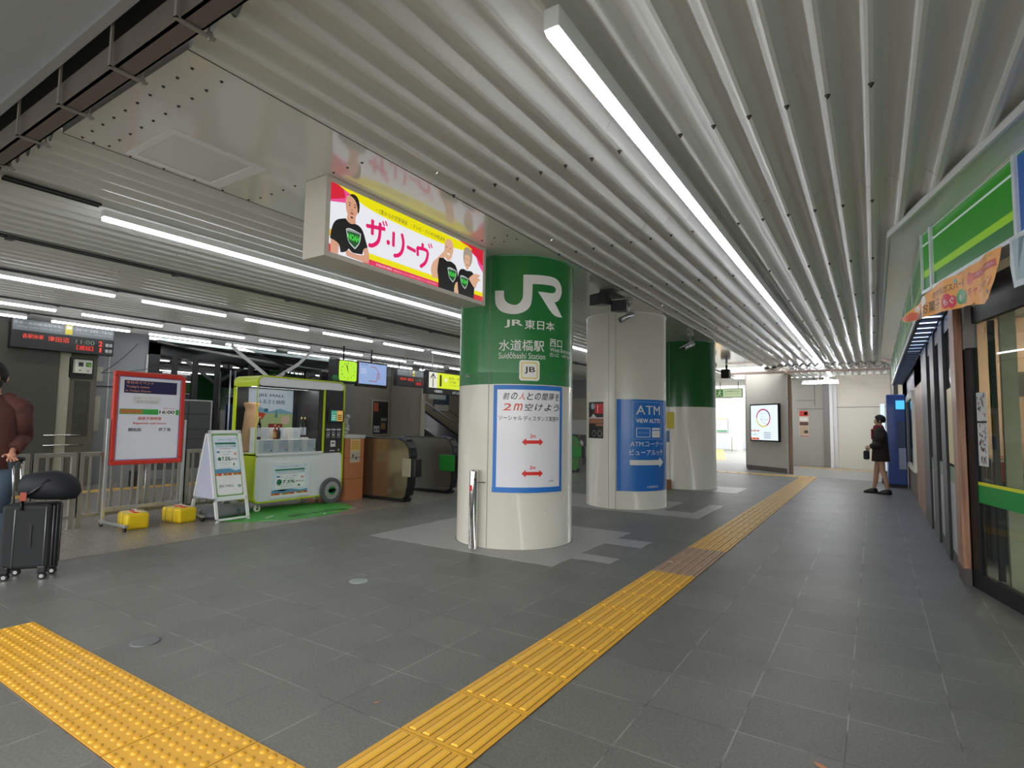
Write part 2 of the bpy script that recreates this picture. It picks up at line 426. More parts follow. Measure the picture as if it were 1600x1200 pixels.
# floor discs and a leaf
for x, y, lb, mt in ((-3.592, 3.284, 'small pale metal disc cover in the floor before the big column', mat('9fa8a6', .35, .5)), (-3.622, 1.687, 'faint round grey inspection cover flush with the paving near the dotted strip', mat('6c6e70', .5, .2))):
    b = MB(); b.lathe([(.075, 0), (.075, .004), (.068, .005), (.0001, .005)], x, y, 28); b.lathe([(.079, .0), (.079, .003), (.075, .003)], x, y, 28)
    tag(obj('floor_cover', b, None, mt, (x, y, 0)), lb, 'floor cover')
def leaf(x, y, s, rz, label, c='b97f5c'):
    b = MB(); b.m(mat(c, .7, var=.2)); pts = [(0, 0), (.3, .22), (.7, .25), (1, .05), (.75, -.15), (.35, -.2)]
    M = Matrix.Translation((x, y, .004)) @ Matrix.Rotation(rz, 4, 'Z')
    V = [[M @ Vector((p*s, q*s, h+.15*s*abs(p-.5))) for p, q in pts] for h in (0, .0015)]
    b.loft(V, smooth=False); return tag(obj('dry_leaf', b, None, None, (x, y, 0)), label, 'leaf')
leaf(-.235, 2.577-.01, .055, -.5, 'dry brown leaf lying near the bottom edge, right of the ribbed path')
leaf(-1.984, 1.928, .024, 1, 'tiny orange leaf scrap on the tiles between the two yellow strips', 'c08060')
leaf(-4.19, 3.247, .03, 2, 'small tan leaf on the dark floor left of the metal disc', 'b39a78')

# ---------------------------------------------------------------- ceiling
def corrugated(x0, x1, y0, y1, z, name, pitch=.2017):
    mb = MB(); n = int(round((x1-x0)/pitch)); prof = []
    for i in range(n):
        a = x0+i*pitch
        for fx, fz in ((0, 0), (.10, 0), (.17, .012), (.30, .05), (.42, .066), (.62, .066), (.76, .05), (.92, .01)): prof.append((a+fx*pitch, z+fz))
    prof.append((x0+n*pitch, z))
    ys = [y0]; 
    while ys[-1]+1.79 < y1: ys.append(ys[-1]+1.79)
    for i, a in enumerate(ys):
        b = min(a+1.787, y1) if i < len(ys)-1 else y1
        dz = .0015*(i % 2)
        V0 = [mb.bm.verts.new((p, a, q+dz)) for p, q in prof]; V1 = [mb.bm.verts.new((p, b, q+dz)) for p, q in prof]
        for k in range(len(prof)-1):
            f = mb.bm.faces.new([V0[k], V0[k+1], V1[k+1], V1[k]]); f.material_index = 0; f.smooth = (k % 8) not in (0, 7)
    mb.mats = [CEIL]
    bm = mb.bm
    mb.cur = 0; mb.face([(x0, y0, z+.12), (x1, y0, z+.12), (x1, y1, z+.12), (x0, y1, z+.12)])
    return mb, n
mb, n1 = corrugated(-2.8, 3.05, 1.34, 18.0, ZC, 'c')
c1 = struct('ceiling', mb, None, (-2.8, 1.34, ZC))
c1['label'] = 'white corrugated metal ceiling over the passage'
mb, n2 = corrugated(-13.42, -4.34, 1.34, 22.6, ZC, 'c')
c2 = struct('ceiling', mb, None, (-13.4, 1.34, ZC))
mb, n3 = corrugated(-2.8, 1.0, 18.3, 22.6, ZC-.02, 'c')
struct('ceiling', mb, None, (-2.8, 18.3, ZC))
# screws of the passage ceiling
mb = MB(); SCR = mat('4a4642', .5, .5)
for j in range(9):
    y = 3.41+1.793*j
    if y > 17.8: break
    for i in range(15):
        x = -2.8+.2017*(i+.05); 
        if -1.2 < x < -1.0: continue
        mb.tube([(x, y, ZC+.002), (x, y, ZC-.006), (x, y, ZC-.02)], [.016, .011, .004], 8)
tag(obj('screw', mb, c1, SCR), None, None, None, 'stuff')
mb = MB(); mb.box(-4.34, 1.34, ZC, -2.8, 17.9, ZC+.1)
sf = struct('ceiling', mb, SOFFIT, (-3.5, 1.34, ZC))
# seams, screws and hatch of the smooth soffit
SEAM = mat('2a2a2a', .8)
mb = MB()
mb.box(-2.806, 1.34, ZC-.002, -2.80, 17.9, ZC+.001); mb.box(-4.34, 1.34, ZC-.002, -4.334, 17.9, ZC+.001)
obj('seam', mb, sf, SEAM)
mb = MB()
for y in (1.43, 1.575, 2.63, 4.42, 4.56, 7.2, 7.35, 10.6, 10.75):
    for k in range(10 if y < 2 else 12):
        x = -2.94-.15*k+(.02 if y in (1.575, 4.56) else 0)
        if y == 2.63: x += -.05
        if x < -4.33: break
        mb.tube([(x, y, ZC+.001), (x, y, ZC-.008)], [.011, .005], 7)
for k in range(6): mb.tube([(-4.31, 1.5+.22*k, ZC), (-4.31, 1.5+.22*k, ZC-.008)], [.011, .005], 7)
tag(obj('screw', mb, sf, SCR), None, None, None, 'stuff')
h = thing('ceiling_hatch', 'rectangular inspection hatch in the smooth white soffit near the gutter', 'hatch', (-3.97, 2.0, ZC))
b = MB()
for a in ((-4.29, 1.68, -3.66, 1.73), (-4.29, 2.27, -3.66, 2.34), (-4.29, 1.73, -4.23, 2.27), (-3.72, 1.73, -3.66, 2.27)): b.box(a[0], a[1], ZC-.006, a[2], a[3], ZC)
b.box(-4.24, 2.245, ZC-.012, -3.71, 2.28, ZC-.002)
obj('hatch_frame', b, h, WHITE)
b = MB(); b.box(-4.225, 1.735, ZC-.003, -3.725, 2.24, ZC); obj('hatch_panel', b, h, CEIL)

# outer canopy and hanging gutter
mb = MB(); mb.box(-14, -1.2, 3.215, 6, 1.05, 3.30)
struct('ceiling', mb, mat('a4a7aa', .55, var=.05, vs_=3), (0, 0, 3.215), label='grey canopy panel beyond the gutter')
mb = MB(); mb.box(-14, 1.045, 3.19, 6, 1.09, 3.235); mb.box(-14, -1.25, 3.1, 6, -1.2, 3.45)

for k in range(0): pass
struct('trim_1', mb, mat('a7a9aa', .4, .3, var=.05), (0, .95, 3.3))
mb = MB(); mb.box(-14, 1.045, 3.30, 6, 1.34, 3.42); mb.box(-14, 1.30, ZC+.11, 6, 1.339, 3.42); mb.box(-14, 1.09, 3.235, 6, 1.10, 3.30)
struct('trim_gap_shade', mb, mat('1b1a1a', .8), (0, 1.2, 3.3))  # gap pieces coloured near-black to paint the shade above the gutter
g = thing('rain_gutter', 'long grey-brown metal gutter box hung on brackets below the canopy edge', 'gutter', (-4, 1.15, 3.0))
b = MB(); b.box(-14, 1.125, 3.0, 4, 1.135, 3.14); b.box(-14, 1.125, 3.0, 4, 1.215, 3.01); b.box(-14, 1.205, 3.0, 4, 1.215, 3.16)
obj('trough', b, g, mat('7d726c', .32, .45, var=.1, vs_=2))
GB = mat('a9a39c', .4, .6)
for k in range(-6, 9):
    x = -2.43-.62*k
    b = MB(); b.box(x-.01, 1.10, 2.99, x+.01, 1.11, 3.235); b.box(x-.01, 1.10, 2.988, x+.01, 1.27, 2.998); b.tube([(x, 1.245, 2.975), (x, 1.245, 3.14)], .005, 6); b.box(x-.012, 1.232, 2.998, x+.012, 1.258, 3.008)
    obj('bracket', b, g, GB)

# ---------------------------------------------------------------- light battens
def tubemat(s, c='f4f6fb'):
    m = bpy.data.materials.new('lit_diffuser'); m.use_nodes = True; p = m.node_tree.nodes['Principled BSDF']
    n = m.node_tree; t = n.nodes.new('ShaderNodeTexCoord'); no = n.nodes.new('ShaderNodeTexNoise'); no.inputs['Scale'].default_value = 3
    mp = n.nodes.new('ShaderNodeMapRange'); mp.inputs[3].default_value = s*.95; mp.inputs[4].default_value = s*1.05
    n.links.new(t.outputs['Object'], no.inputs[0]); n.links.new(no.outputs[0], mp.inputs[0]); n.links.new(mp.outputs[0], p.inputs['Emission Strength'])
    p.inputs['Base Color'].default_value = (.9, .9, .9, 1); p.inputs['Emission Color'].default_value = col(c)
    return m
LIT = tubemat(TUBE)
def batten(L, wd=.07, hz=.1, mt=None):     # local: starts at y=0, hangs from z=0 down
    t = thing('batten_light', 'x', 'light', (0, 0, 0))
    b = MB(); z0 = -hz
    b.box(-wd*.5, 0, z0, wd*.5, L, 0-.02, .004); obj('housing', b, t, WHITE, local=True)
    b = MB(); b.prism([(-wd*.46, z0+.004), (-wd*.3, z0-.03), (wd*.3, z0-.03), (wd*.46, z0+.004)], 'y', .006, L-.006)
    obj('diffuser', b, t, mt or LIT, local=True)
    return t
t = batten(14.8, .075, .115); t.location = (-1.11, 1.98, ZC-.03); t['label'] = 'very long white strip light running down the passage ceiling'
t = batten(12.6, .07, .08); t.location = (-5.52, 2.02, ZC-.02); t['label'] = 'long strip light left of the hanging advert box, nearest row of the gate hall'
LF = tubemat(85)
t = batten(1.5, .075, .12, LF); t.location = (-1.11, 18.6, ZC-.02); t['label'] = 'short strip light beyond the pink-painted cross bar'
t = batten(1.0, .07, .1, LF); t.location = (-1.9, 20.0, 2.86); t.rotation_euler = (0, 0, -PI/2); t['label'] = 'short crosswise strip light before the shuttered wall'
b = MB(); b.tube([(-1.45, 20, 2.84), (-1.45, 20, ZC)], .008, 6); obj('hanger', b, t)
ordn = ['first', 'second', 'third', 'fourth', 'fifth', 'sixth', 'seventh', 'eighth', 'ninth', 'tenth']
proto = batten(1.257, .065, .075)
rows = [(-8.96, 'nearest row', 9, 0), (-11.04, 'middle row', 8, 0), (-12.32, 'farthest row', 8, 0)]
first = True
for x, rn, n, k0 in rows:
    for k in range(k0, n):
        o = proto if first else dup(proto)
        first = False
        o.location = (x, 2.24+1.61*k, ZC-.015)
        o['label'] = '%s short tube light from the left, %s of the gate hall' % (ordn[k], rn); o['group'] = 'fluorescent lights in the gate hall'
RAIL = mat('4c4e4c', .4, .5)
mb = MB()
rails = [(-5.52, 1.36, 2.0), (-7.3, 1.36, 17), (-8.96, 1.36, 17), (-11.04, 1.36, 16), (-12.32, 1.36, 16), (-1.11, 1.36, 1.96)]
for x, a, b_ in rails:
    b = MB(); b.box(x-.03, a, ZC-.022, x-.02, b_, ZC+.0); b.box(x+.02, a, ZC-.022, x+.03, b_, ZC); b.box(x-.03, a, ZC-.008, x+.03, b_, ZC)
    y = a+.5
    while y < b_-.2 and x != -1.11: b.box(x-.045, y, ZC-.04, x+.045, y+.06, ZC+.0); y += 1.61
    tag(obj('ceiling_rail', b, None, RAIL if x != -1.11 else STEEL, (x, a, ZC)), {-5.52: 'dark mounting rail leading up to the long strip light left of the advert box', -7.3: 'empty dark rail with clips between the long strip light and the short tubes', -8.96: 'dark rail carrying the nearest row of short tubes', -11.04: 'dark rail carrying the middle row of short tubes', -12.32: 'dark rail carrying the farthest row of short tubes', -1.11: 'silver rail ahead of the very long strip light'}[x], 'rail')

# ---------------------------------------------------------------- columns
def column(y, label, mats, r=.661, cx=-3.535, seams=(-84,)):
    t = thing('round_column', label, 'column', (cx, y, 0)); t['kind'] = 'structure'
    b = MB(); b.m(mats[0]); b.lathe([(r+.004, 0), (r+.004, .006), (r, .008), (r, 1.735)], cx, y, 96)
    o = obj('lower_cladding', b, t)
    b = MB(); b.m(mats[1]); b.lathe([(r+.001, 1.73), (r+.001, 3.105), (r+.012, 3.108), (r+.012, 3.129)], cx, y, 96)
    obj('upper_cladding', b, t)
    b = MB()
    for a in seams:
        a = R(a); p = Vector((cx+(r+.0005)*math.cos(a), y+(r+.0005)*math.sin(a), 0)); tx = Vector((-math.sin(a), math.cos(a), 0))*.003; n = Vector((math.cos(a), math.sin(a), 0))*.0015
        b.hexa([p-tx, p+tx, p+tx+n, p-tx+n, p-tx+Vector((0, 0, 3.1)), p+tx+Vector((0, 0, 3.1)), p+tx+n+Vector((0, 0, 3.1)), p-tx+n+Vector((0, 0, 3.1))])
    obj('seam', b, t, mat('8a877d', .6))
    b = MB(); b.lathe([(r+.012, 0), (r+.012, .004), (r, .004)], cx, y, 64); obj('base_gap', b, t, mat('3b3a38', .8))
    return t
col1 = column(5.552, 'big round column in front, green above and cream below, with white railway lettering', (CREAM, GREENP), seams=(-83.5,))
col2 = column(9.03, 'all-cream round column with the blue cash machine panel', (CREAM, CREAM), seams=(-82.5, -92.7))
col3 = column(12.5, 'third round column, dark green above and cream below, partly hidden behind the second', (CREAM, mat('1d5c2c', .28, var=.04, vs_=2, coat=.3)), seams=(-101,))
# darker repainted band at the foot of the green of column one
rr = .661
def ca(deg): return R(deg)*rr
A = Art(onCyl(-3.535, 5.552, rr+.0012), .0008, 0, .035)
A.rect(ca(-180), 1.73, ca(-79.5), 1.86, '246f3a'); A.rect(ca(-79.5), 1.735, ca(10), 1.855, '2b7a43')
A.build('paint_band', col1)
A = Art(onCyl(-3.535, 5.552, rr+.003), .0008, 0, .035)
JR = [(-79.0, 2.742), (-70.3, 2.736), (-70.2, 2.653), (-67.3, 2.601), (-60.7, 2.574), (-56.3, 2.588), (-52.9, 2.64), (-52.3, 2.691), (-52.3, 2.911), (-27.6, 2.922), (-17.6, 2.915), (-10.9, 2.863), (-9.0, 2.775), (-11.6, 2.703), (-15.8, 2.656), (-19.6, 2.643), (-8.6, 2.492), (-21.6, 2.484), (-38.0, 2.737), (-24.0, 2.736), (-19.7, 2.747), (-17.8, 2.777), (-18.3, 2.808), (-22.0, 2.825), (-43.3, 2.815), (-43.7, 2.645), (-45.3, 2.567), (-49.7, 2.514), (-56.2, 2.482), (-63.8, 2.479), (-71.6, 2.5), (-76.9, 2.554), (-79.0, 2.62)]
W_ = 'e4e3df'
A.soft = 3; A.poly([(ca(a), z) for a, z in JR], W_); A.soft = 0
A.text('JR', ca(-69.3), 2.335, .085, W_, w=ca(-52)-ca(-69.3), bold=.02)
A.text('東日本', ca(-50.5), 2.322, .1, W_, w=ca(-19.2)-ca(-50.5), bold=.008)
A.text('水道橋駅', ca(-74.4), 2.085, .12, W_, w=ca(-31)-ca(-74.4), bold=.008)
A.text('Suidōbashi Station', ca(-74.4), 2.002, .066, W_, w=ca(-30)-ca(-74.4))
A.text('西口', ca(-24.8), 2.15, .085, W_, w=ca(-8.5)-ca(-24.8), bold=.008)
A.text('West Entrance', ca(-24.5), 2.098, .042, W_, w=ca(8.8)-ca(-24.5))
A.text('西入口', ca(-24.5), 2.043, .04, W_, w=ca(-13.5)-ca(-24.5)); A.text('서쪽 입구', ca(-8.5), 2.043, .036, W_, w=ca(8)-ca(-8.5))
A.rrect(ca(-55), 1.768, ca(-35.5), 1.987, .03, 'ecebe6').up()
A.rrect(ca(-53.3), 1.788, ca(-37.2), 1.967, .022, 'e6d27a').up()
A.rrect(ca(-52), 1.803, ca(-38.5), 1.952, .015, 'ecebe6').up()
A.text('JB', ca(-50.3), 1.842, .075, '202022', w=ca(-40)-ca(-50.3), bold=.012)
A.build('lettering', col1)
b = MB(); b.m(mat('cfcabd', .7)); b.ball((-3.535+.665*math.cos(R(-112)), 5.552+.665*math.sin(R(-112)), 1.83), .006, .02, .02); b.ball((-3.535+.665*math.cos(R(-108)), 5.552+.665*math.sin(R(-108)), 1.822), .006, .025, .014)
obj('chipped_plaster', b, col1)
# distance poster
def curved_panel(cx, cy, r, a0, a1, z0, z1, mt, th=.002, n=30):
    b = MB(); b.m(mt); L = []
    for i in range(n+1):
        a = R(a0+(a1-a0)*i/n); c, s = math.cos(a), math.sin(a)
        L.append([(cx+r*c, cy+r*s, z0), (cx+(r+th)*c, cy+(r+th)*s, z0), (cx+(r+th)*c, cy+(r+th)*s, z1), (cx+r*c, cy+r*s, z1)])
    b.loft(L, smooth=False); return b
pr = thing('distance_poster', 'white keep-two-metres-apart poster with blue tape border on the first column', 'poster', (-3.4, 4.89, .6))
obj('paper', curved_panel(-3.535, 5.552, rr+.001, -78.5, -7.8, .6, 1.715, mat('e9e9f0', .15, coat=.5, var=.02)), pr)
A = Art(onCyl(-3.535, 5.552, rr+.0035), .0008, 0, .035)
b0, b1 = ca(-78.8), ca(-7.6)
BL = '2b78cf'
A.rect(b0, .595, b0+.042, 1.72, BL); A.rect(b1-.042, .6, b1, 1.715, BL); A.up(); A.rect(b0+.01, 1.672, b1-.005, 1.72, BL); A.rect(b0-.005, .59, b1, .645, BL)
A.build('tape_border', pr)
A = Art(onCyl(-3.535, 5.552, rr+.0035), .0008, 0, .035)
u0 = b0+.06; wv = b1-b0-.12
def jp(chars, u, v, wd, h, cs):
    n = len(chars); st = wd/n
    for i, ch in enumerate(chars): A.text(ch, u+st*i+st*.12, v, h, cs[i], w=st*.76, bold=.012, shear=.25)
K = '1a1a1c'; RD = 'd8342c'
jp('前の人との間隔を', u0+.03, 1.565, wv-.02, .075, ['3b3b3f', K, RD, K, K, K, K, K])
jp('2m空けよう', u0+.03, 1.45, wv-.02, .075, ['e0563c', 'e0563c', '48484c', K, K, K])
A.text('ソーシャル', u0, 1.345, .05, K, w=wv*.36, bold=.008); A.text('ディスタンス実施中', u0+wv*.38, 1.34, .055, K, w=wv*.62, bold=.008)
for zz in (1.12, .79):
    a, c = u0+wv*.36, u0+wv*.70
    A.rect(a+.04, zz-.018, c-.04, zz+.018, 'e0352f'); A.poly([(a, zz), (a+.045, zz-.04), (a+.045, zz+.04)], 'e0352f'); A.poly([(c, zz), (c-.045, zz+.04), (c-.045, zz-.04)], 'e0352f')
    A.text('2m', (a+c)/2, zz+.045, .038, 'e0352f', al='c', bold=.02)
A.text('水道橋駅', b1-.2, .70, .018, K, w=.07); 
A.build('printing', pr)

# blue ATM panel on column 2
cy2 = 9.03; r_2 = .661
at = thing('atm_sign', 'blue cash machine direction panel with white arrow on the cream column', 'sign', (-3.4, 8.37, .3))
obj('panel', curved_panel(-3.535, cy2, r_2+.001, -81.2, 8.5, .29, 1.728, mat('2a72c4', .25, var=.03, coat=.4)), at)
A = Art(onCyl(-3.535, cy2, r_2+.0035), .0008, 0, .035)
LB = '86a9d6'
A.frame(ca(-60), 1.10, ca(-11.5), 1.69, .006, LB)
A.text('ATM', ca(-55), 1.49, .14, W_, w=ca(-15)-ca(-55), bold=.012)
A.text('VIEW ALTTE', ca(-55), 1.36, .065, W_, w=ca(-15)-ca(-55), bold=.02)
A.rrect(ca(-55), 1.13, ca(-34), 1.28, .012, W_); A.rrect(ca(-31), 1.13, ca(-15), 1.28, .012, W_); A.up()
A.rrect(ca(-54), 1.14, ca(-35), 1.27, .01, '2a72c4'); A.rect(ca(-31), 1.235, ca(-15), 1.25, '2a72c4'); A.up()
A.text('クレジットカード', ca(-52), 1.19, .022, W_, w=ca(-37)-ca(-52)); A.text('キャッシュカード', ca(-29.5), 1.175, .022, '2a72c4', w=ca(-16.5)-ca(-29.5))
A.text('ATMコーナー', ca(-63), .985, .085, W_, w=ca(-8.5)-ca(-63), bold=.008)
A.text('ビューアルッテ', ca(-64), .85, .09, W_, w=ca(-8.5)-ca(-64), bold=.008)
A.rect(ca(-63.7), .695, ca(-17), .775, W_); A.poly([(ca(-17), .655), (ca(-6.5), .735), (ca(-17), .815)], W_)
A.text('水道橋駅長', ca(-40), .34, .035, W_, w=ca(-20)-ca(-40))
A.build('lettering', at)
ps = thing('photo_poster', 'dark photo poster with a red block on the left side of the cream column', 'poster', (-4.1, 8.6, 1.1))
obj('paper', curved_panel(-3.535, cy2, r_2+.001, -134, -101, 1.1, 1.69, mat('2a2a28', .3, var=.3, vs_=14)), ps)
A = Art(onCyl(-3.535, cy2, r_2+.0035), .0008, 0, .035)
a0, a1 = ca(-134), ca(-101); ww = a1-a0
A.rect(a0, 1.34, a1, 1.42, '94654a'); A.rect(a0, 1.42, a1, 1.44, 'b8b4b0'); A.up(); A.rect(a0+ww*.5, 1.5, a1-.01, 1.66, 'c8282c'); A.poly([(a0+ww*.2, 1.44), (a0+ww*.4, 1.5), (a0+ww*.6, 1.44)], 'cfc9c0'); A.ell(a0+ww*.35, 1.62, ww*.15, .05, '9aa5b0'); A.rect(a0+ww*.55, 1.3, a1, 1.33, 'a06c58')
A.ring(a0+ww*.45, 1.18, .05, .05, .006, 'b8b8b0'); A.ring(a0+ww*.8, 1.18, .045, .05, .006, 'b8b8b0'); A.up(); A.rect(a0+ww*.66, 1.52, a0+ww*.7, 1.64, 'e8d0c0')
A.build('printing', ps)
# small notices on column 3
b = curved_panel(-3.535, 12.5, rr+.001, -118, -92, 1.27, 1.62, mat('c9b53c', .5)); tag(obj('yellow_notice', b, None, None, (-3.6, 11.8, 1.3)), 'yellow notice taped to the third column', 'notice')
b = curved_panel(-3.535, 12.5, rr+.001, -117, -101, .98, 1.22, mat('5f7da0', .5)); tag(obj('small_notice', b, None, None, (-3.8, 11.85, 1)), 'small blue-grey notice below the yellow one on the third column', 'notice')
b = MB(); b.box(-3.72, 11.76, .003, -3.62, 11.83, .2, .01); b.m(mat('d8d0c0')); b.box(-3.70, 11.755, .1, -3.64, 11.765, .17); tag(obj('small_box', b, None, mat('8a5a38', .6), (-3.7, 11.8, 0)), 'little brown box at the foot of the third column', 'box')

# steel bollard
t = thing('steel_bollard', 'polished steel post with red reflector standing against the first column', 'bollard', (-3.58, 4.82, 0))
b = MB(); b.lathe([(.052, 0), (.052, .004), (.046, .006), (.046, .80), (.042, .812), (.03, .818), (.0001, .82)], -3.58, 4.82, 32); obj('post', b, t, CHROME)
b = MB(); b.lathe([(.0475, .60), (.0475, .66)], -3.58, 4.82, 12, R(-125), R(-75)); obj('reflector', b, t, mat('d8233a', .3))
b = MB(); b.tube([(-3.545, 4.79, .72), (-3.54, 4.78, .72)], .012, 12); b.tube([(-3.53, 4.82, .69), (-3.46, 4.86, .69)], .004, 8); obj('lock', b, t, mat('40302a', .4, .5))

# ---------------------------------------------------------------- hanging advert light box
t = thing('advert_light_box', 'cream lit advert box under the soffit with three men in black shirts', 'advert sign', (-3.47, 3.63, 3.13))
BX = mat('d9d2c8', .35, var=.02)
b = MB(); b.box(-3.60, 2.62, 2.52, -3.36, 4.642, 3.128, .006); obj('case', b, t, BX)
b = MB()
for a in ((2.62, 2.52, 4.642, 2.557), (2.62, 3.09, 4.642, 3.127), (2.62, 2.557, 2.66, 3.09), (4.602, 2.557, 4.642, 3.09)): b.box(-3.362, a[0], a[1], -3.349, a[2], a[3])
obj('frame', b, t, BX)
A = Art(onX(-3.358, 1, 2.62, 2.52), .0007, .92); A.soft = 2
SK = 'd9a184'; SK2 = 'e0b090'
A.rect(.04, .037, 1.982, .57, 'eef0f6'); A.up()
A.poly([(.04, .57), (.04, .42), (.185, .455), (.30, .48), (.20, .57)], 'f0509a'); A.up(); A.poly([(.04, .57), (.04, .435), (.184, .491), (.16, .57)], 'd8203a')
A.poly([(1.982, .57), (1.58, .57), (1.866, .47), (1.90, .41), (1.982, .34)], 'f0509a'); A.up(); A.poly([(1.982, .57), (1.6, .57), (1.87, .48), (1.93, .43), (1.982, .40)], 'd8203a')
A.poly([(.11, .57), (.26, .53), (.397, .487), (.69, .466), (1.195, .46), (1.5, .468), (1.689, .49), (1.80, .53), (1.66, .57)], 'f0e500')
A.rect(.40, .08, 1.982, .13, 'f0e500'); A.rect(.04, .16, .07, .21, 'e8b82a'); A.up(); A.rect(.38, .037, 1.3, .082, 'e0305c'); A.rect(1.8, .037, 1.982, .088, 'd8303a')
A.rect(.04, .037, .07, .10, 'd8303a')
A.up(); A.text('・1室からの空室保証', .50, .487, .04, '3a3030', w=.36); A.text('・テレビ・ラジオCM放送中', .905, .487, .04, '3a3030', w=.46)
A.text('0120-35-6006', .517, .05, .018, 'f6dfe6', w=.175, bold=.01); A.text('賃貸住宅のことなら お気軽にご相談ください 全国対応受付中', .71, .05, .016, 'f3c0cf', w=.56)
PK = 'e0246c'
def stroke(pts, wd=.032):
    for _ in range(3 if len(pts) > 2 else 0):
        q = [pts[0]]
        for a, b in zip(pts, pts[1:]): q += [(a[0]*.75+b[0]*.25, a[1]*.75+b[1]*.25), (a[0]*.25+b[0]*.75, a[1]*.25+b[1]*.75)]
        pts = q+[pts[-1]]
    A.line(pts, wd, PK); [A.ell(p[0], p[1], wd/2, wd/2, PK, 12) for p in pts]
stroke([(.41, .345), (.59, .375)]); stroke([(.463, .40), (.463, .30)]); stroke([(.545, .40), (.545, .30), (.525, .24), (.47, .20), (.44, .195)])
stroke([(.575, .43), (.59, .405)], .016); stroke([(.605, .44), (.62, .415)], .016)
stroke([(.64, .276), (.641, .276)], .04)
stroke([(.70, .37), (.70, .27)]); stroke([(.80, .385), (.82, .33), (.81, .25), (.77, .20), (.72, .185)])
stroke([(.875, .30), (.96, .292)])
stroke([(.995, .32), (1.0, .27)]); stroke([(1.0, .33), (1.13, .345), (1.13, .28), (1.10, .215), (1.045, .175)]); stroke([(1.06, .375), (1.06, .345)]); stroke([(1.14, .40), (1.155, .375)], .016); stroke([(1.17, .41), (1.185, .385)], .016)
A.up()
A.poly([(.189, .503), (.22, .535), (.259, .549), (.299, .532), (.315, .474), (.305, .407), (.268, .345), (.229, .345), (.195, .391), (.183, .449)], SK)
A.poly([(.205, .37), (.285, .37), (.29, .31), (.25, .295), (.20, .33)], SK)
A.poly([(.057, .145), (.137, .14), (.13, .04), (.06, .04)], SK); A.poly([(.37, .153), (.418, .169), (.441, .106), (.435, .045), (.30, .045), (.21, .05), (.2, .08), (.22, .1), (.26, .085), (.33, .085), (.385, .1)], SK)
A.up()
A.poly([(.215, .53), (.259, .552), (.30, .54), (.324, .49), (.32, .425), (.307, .407), (.297, .478), (.267, .515), (.234, .525)], '1c1614')
A.poly([(.051, .142), (.06, .21), (.076, .26), (.10, .295), (.141, .317), (.19, .335), (.215, .315), (.245, .305), (.282, .322), (.32, .318), (.35, .304), (.375, .27), (.395, .22), (.418, .169), (.375, .15), (.367, .10), (.30, .09), (.26, .088), (.23, .11), (.2, .075), (.153, .06), (.138, .12), (.10, .135)], '161616')
A.ell(.222, .45, .008, .005, '2a1a14'); A.ell(.277, .45, .008, .005, '2a1a14'); A.line([(.212, .468), (.234, .47)], .005, '2a1a14'); A.line([(.266, .47), (.29, .468)], .005, '2a1a14'); A.ell(.248, .418, .01, .006, 'b87a60'); A.ell(.248, .392, .02, .006, 'a04a44'); A.ell(.248, .36, .014, .008, '5a4038')
def shield(cx, cy, s):
    A.up(); A.poly([(cx-.075*s, cy+.055*s), (cx-.04*s, cy+.075*s), (cx+.075*s, cy+.06*s), (cx+.07*s, cy-.02*s), (cx+.02*s, cy-.08*s), (cx-.05*s, cy-.045*s)], 'c8cccc'); A.up(); A.poly([(cx-.066*s, cy+.045*s), (cx+.066*s, cy+.05*s), (cx+.06*s, cy-.016*s), (cx+.018*s, cy-.068*s), (cx-.042*s, cy-.036*s)], '1f5a2a'); A.up(); A.text('NOAH', cx-.056*s, cy-.02*s, .05*s, '49d64a', w=.115*s, bold=.05); A.rect(cx-.06*s, cy+.048*s, cx+.064*s, cy+.06*s, '8f9797')
shield(.27, .20, 1.0)
A.poly([(1.364, .49), (1.38, .515), (1.411, .531), (1.445, .533), (1.471, .52), (1.488, .49), (1.493, .455), (1.476, .38), (1.438, .325), (1.40, .322), (1.37, .345), (1.352, .385)], SK2)
A.poly([(1.348, .397), (1.32, .364), (1.25, .30), (1.203, .258), (1.178, .21), (1.173, .165), (1.199, .11), (1.282, .117), (1.27, .189), (1.313, .287), (1.372, .34), (1.375, .38)], SK2)
A.up(); A.poly([(1.284, .315), (1.34, .33), (1.37, .322), (1.40, .31), (1.448, .325), (1.50, .315), (1.529, .303), (1.55, .27), (1.561, .246), (1.575, .158), (1.52, .12), (1.515, .037), (1.284, .037), (1.282, .117), (1.261, .187), (1.27, .25)], '161616')
for dx in (-.03, .025): A.ell(1.42+dx, .445, .008, .005, '2a1a14')
A.ell(1.418, .415, .008, .006, 'b98468'); A.ell(1.418, .385, .022, .009, 'f2eeea')
shield(1.475, .20, .9)
A.poly([(1.647, .492), (1.67, .52), (1.709, .532), (1.76, .52), (1.787, .495), (1.79, .42), (1.765, .36), (1.737, .335), (1.673, .333), (1.639, .397)], 'a79a86')
A.poly([(1.535, .14), (1.59, .146), (1.575, .037), (1.513, .037)], SK2); A.up()
A.poly([(1.665, .44), (1.723, .458), (1.757, .44), (1.745, .355), (1.72, .305), (1.69, .305), (1.662, .363)], SK2)
A.up(); A.poly([(1.572, .249), (1.60, .285), (1.653, .30), (1.70, .29), (1.74, .30), (1.782, .305), (1.83, .275), (1.845, .2), (1.831, .162), (1.82, .037), (1.579, .037), (1.555, .141)], '161616'); shield(1.66, .17, .85)
A.up(); A.poly([(1.73, .22), (1.79, .275), (1.86, .30), (1.928, .293), (1.88, .26), (1.93, .25), (1.874, .213), (1.85, .15), (1.81, .15)], SK2)
for dx in (-.022, .022): A.ell(1.708+dx, .41, .006, .004, '2a1a14')
A.ell(1.708, .35, .014, .005, 'a04a44')
A.build('picture', t)

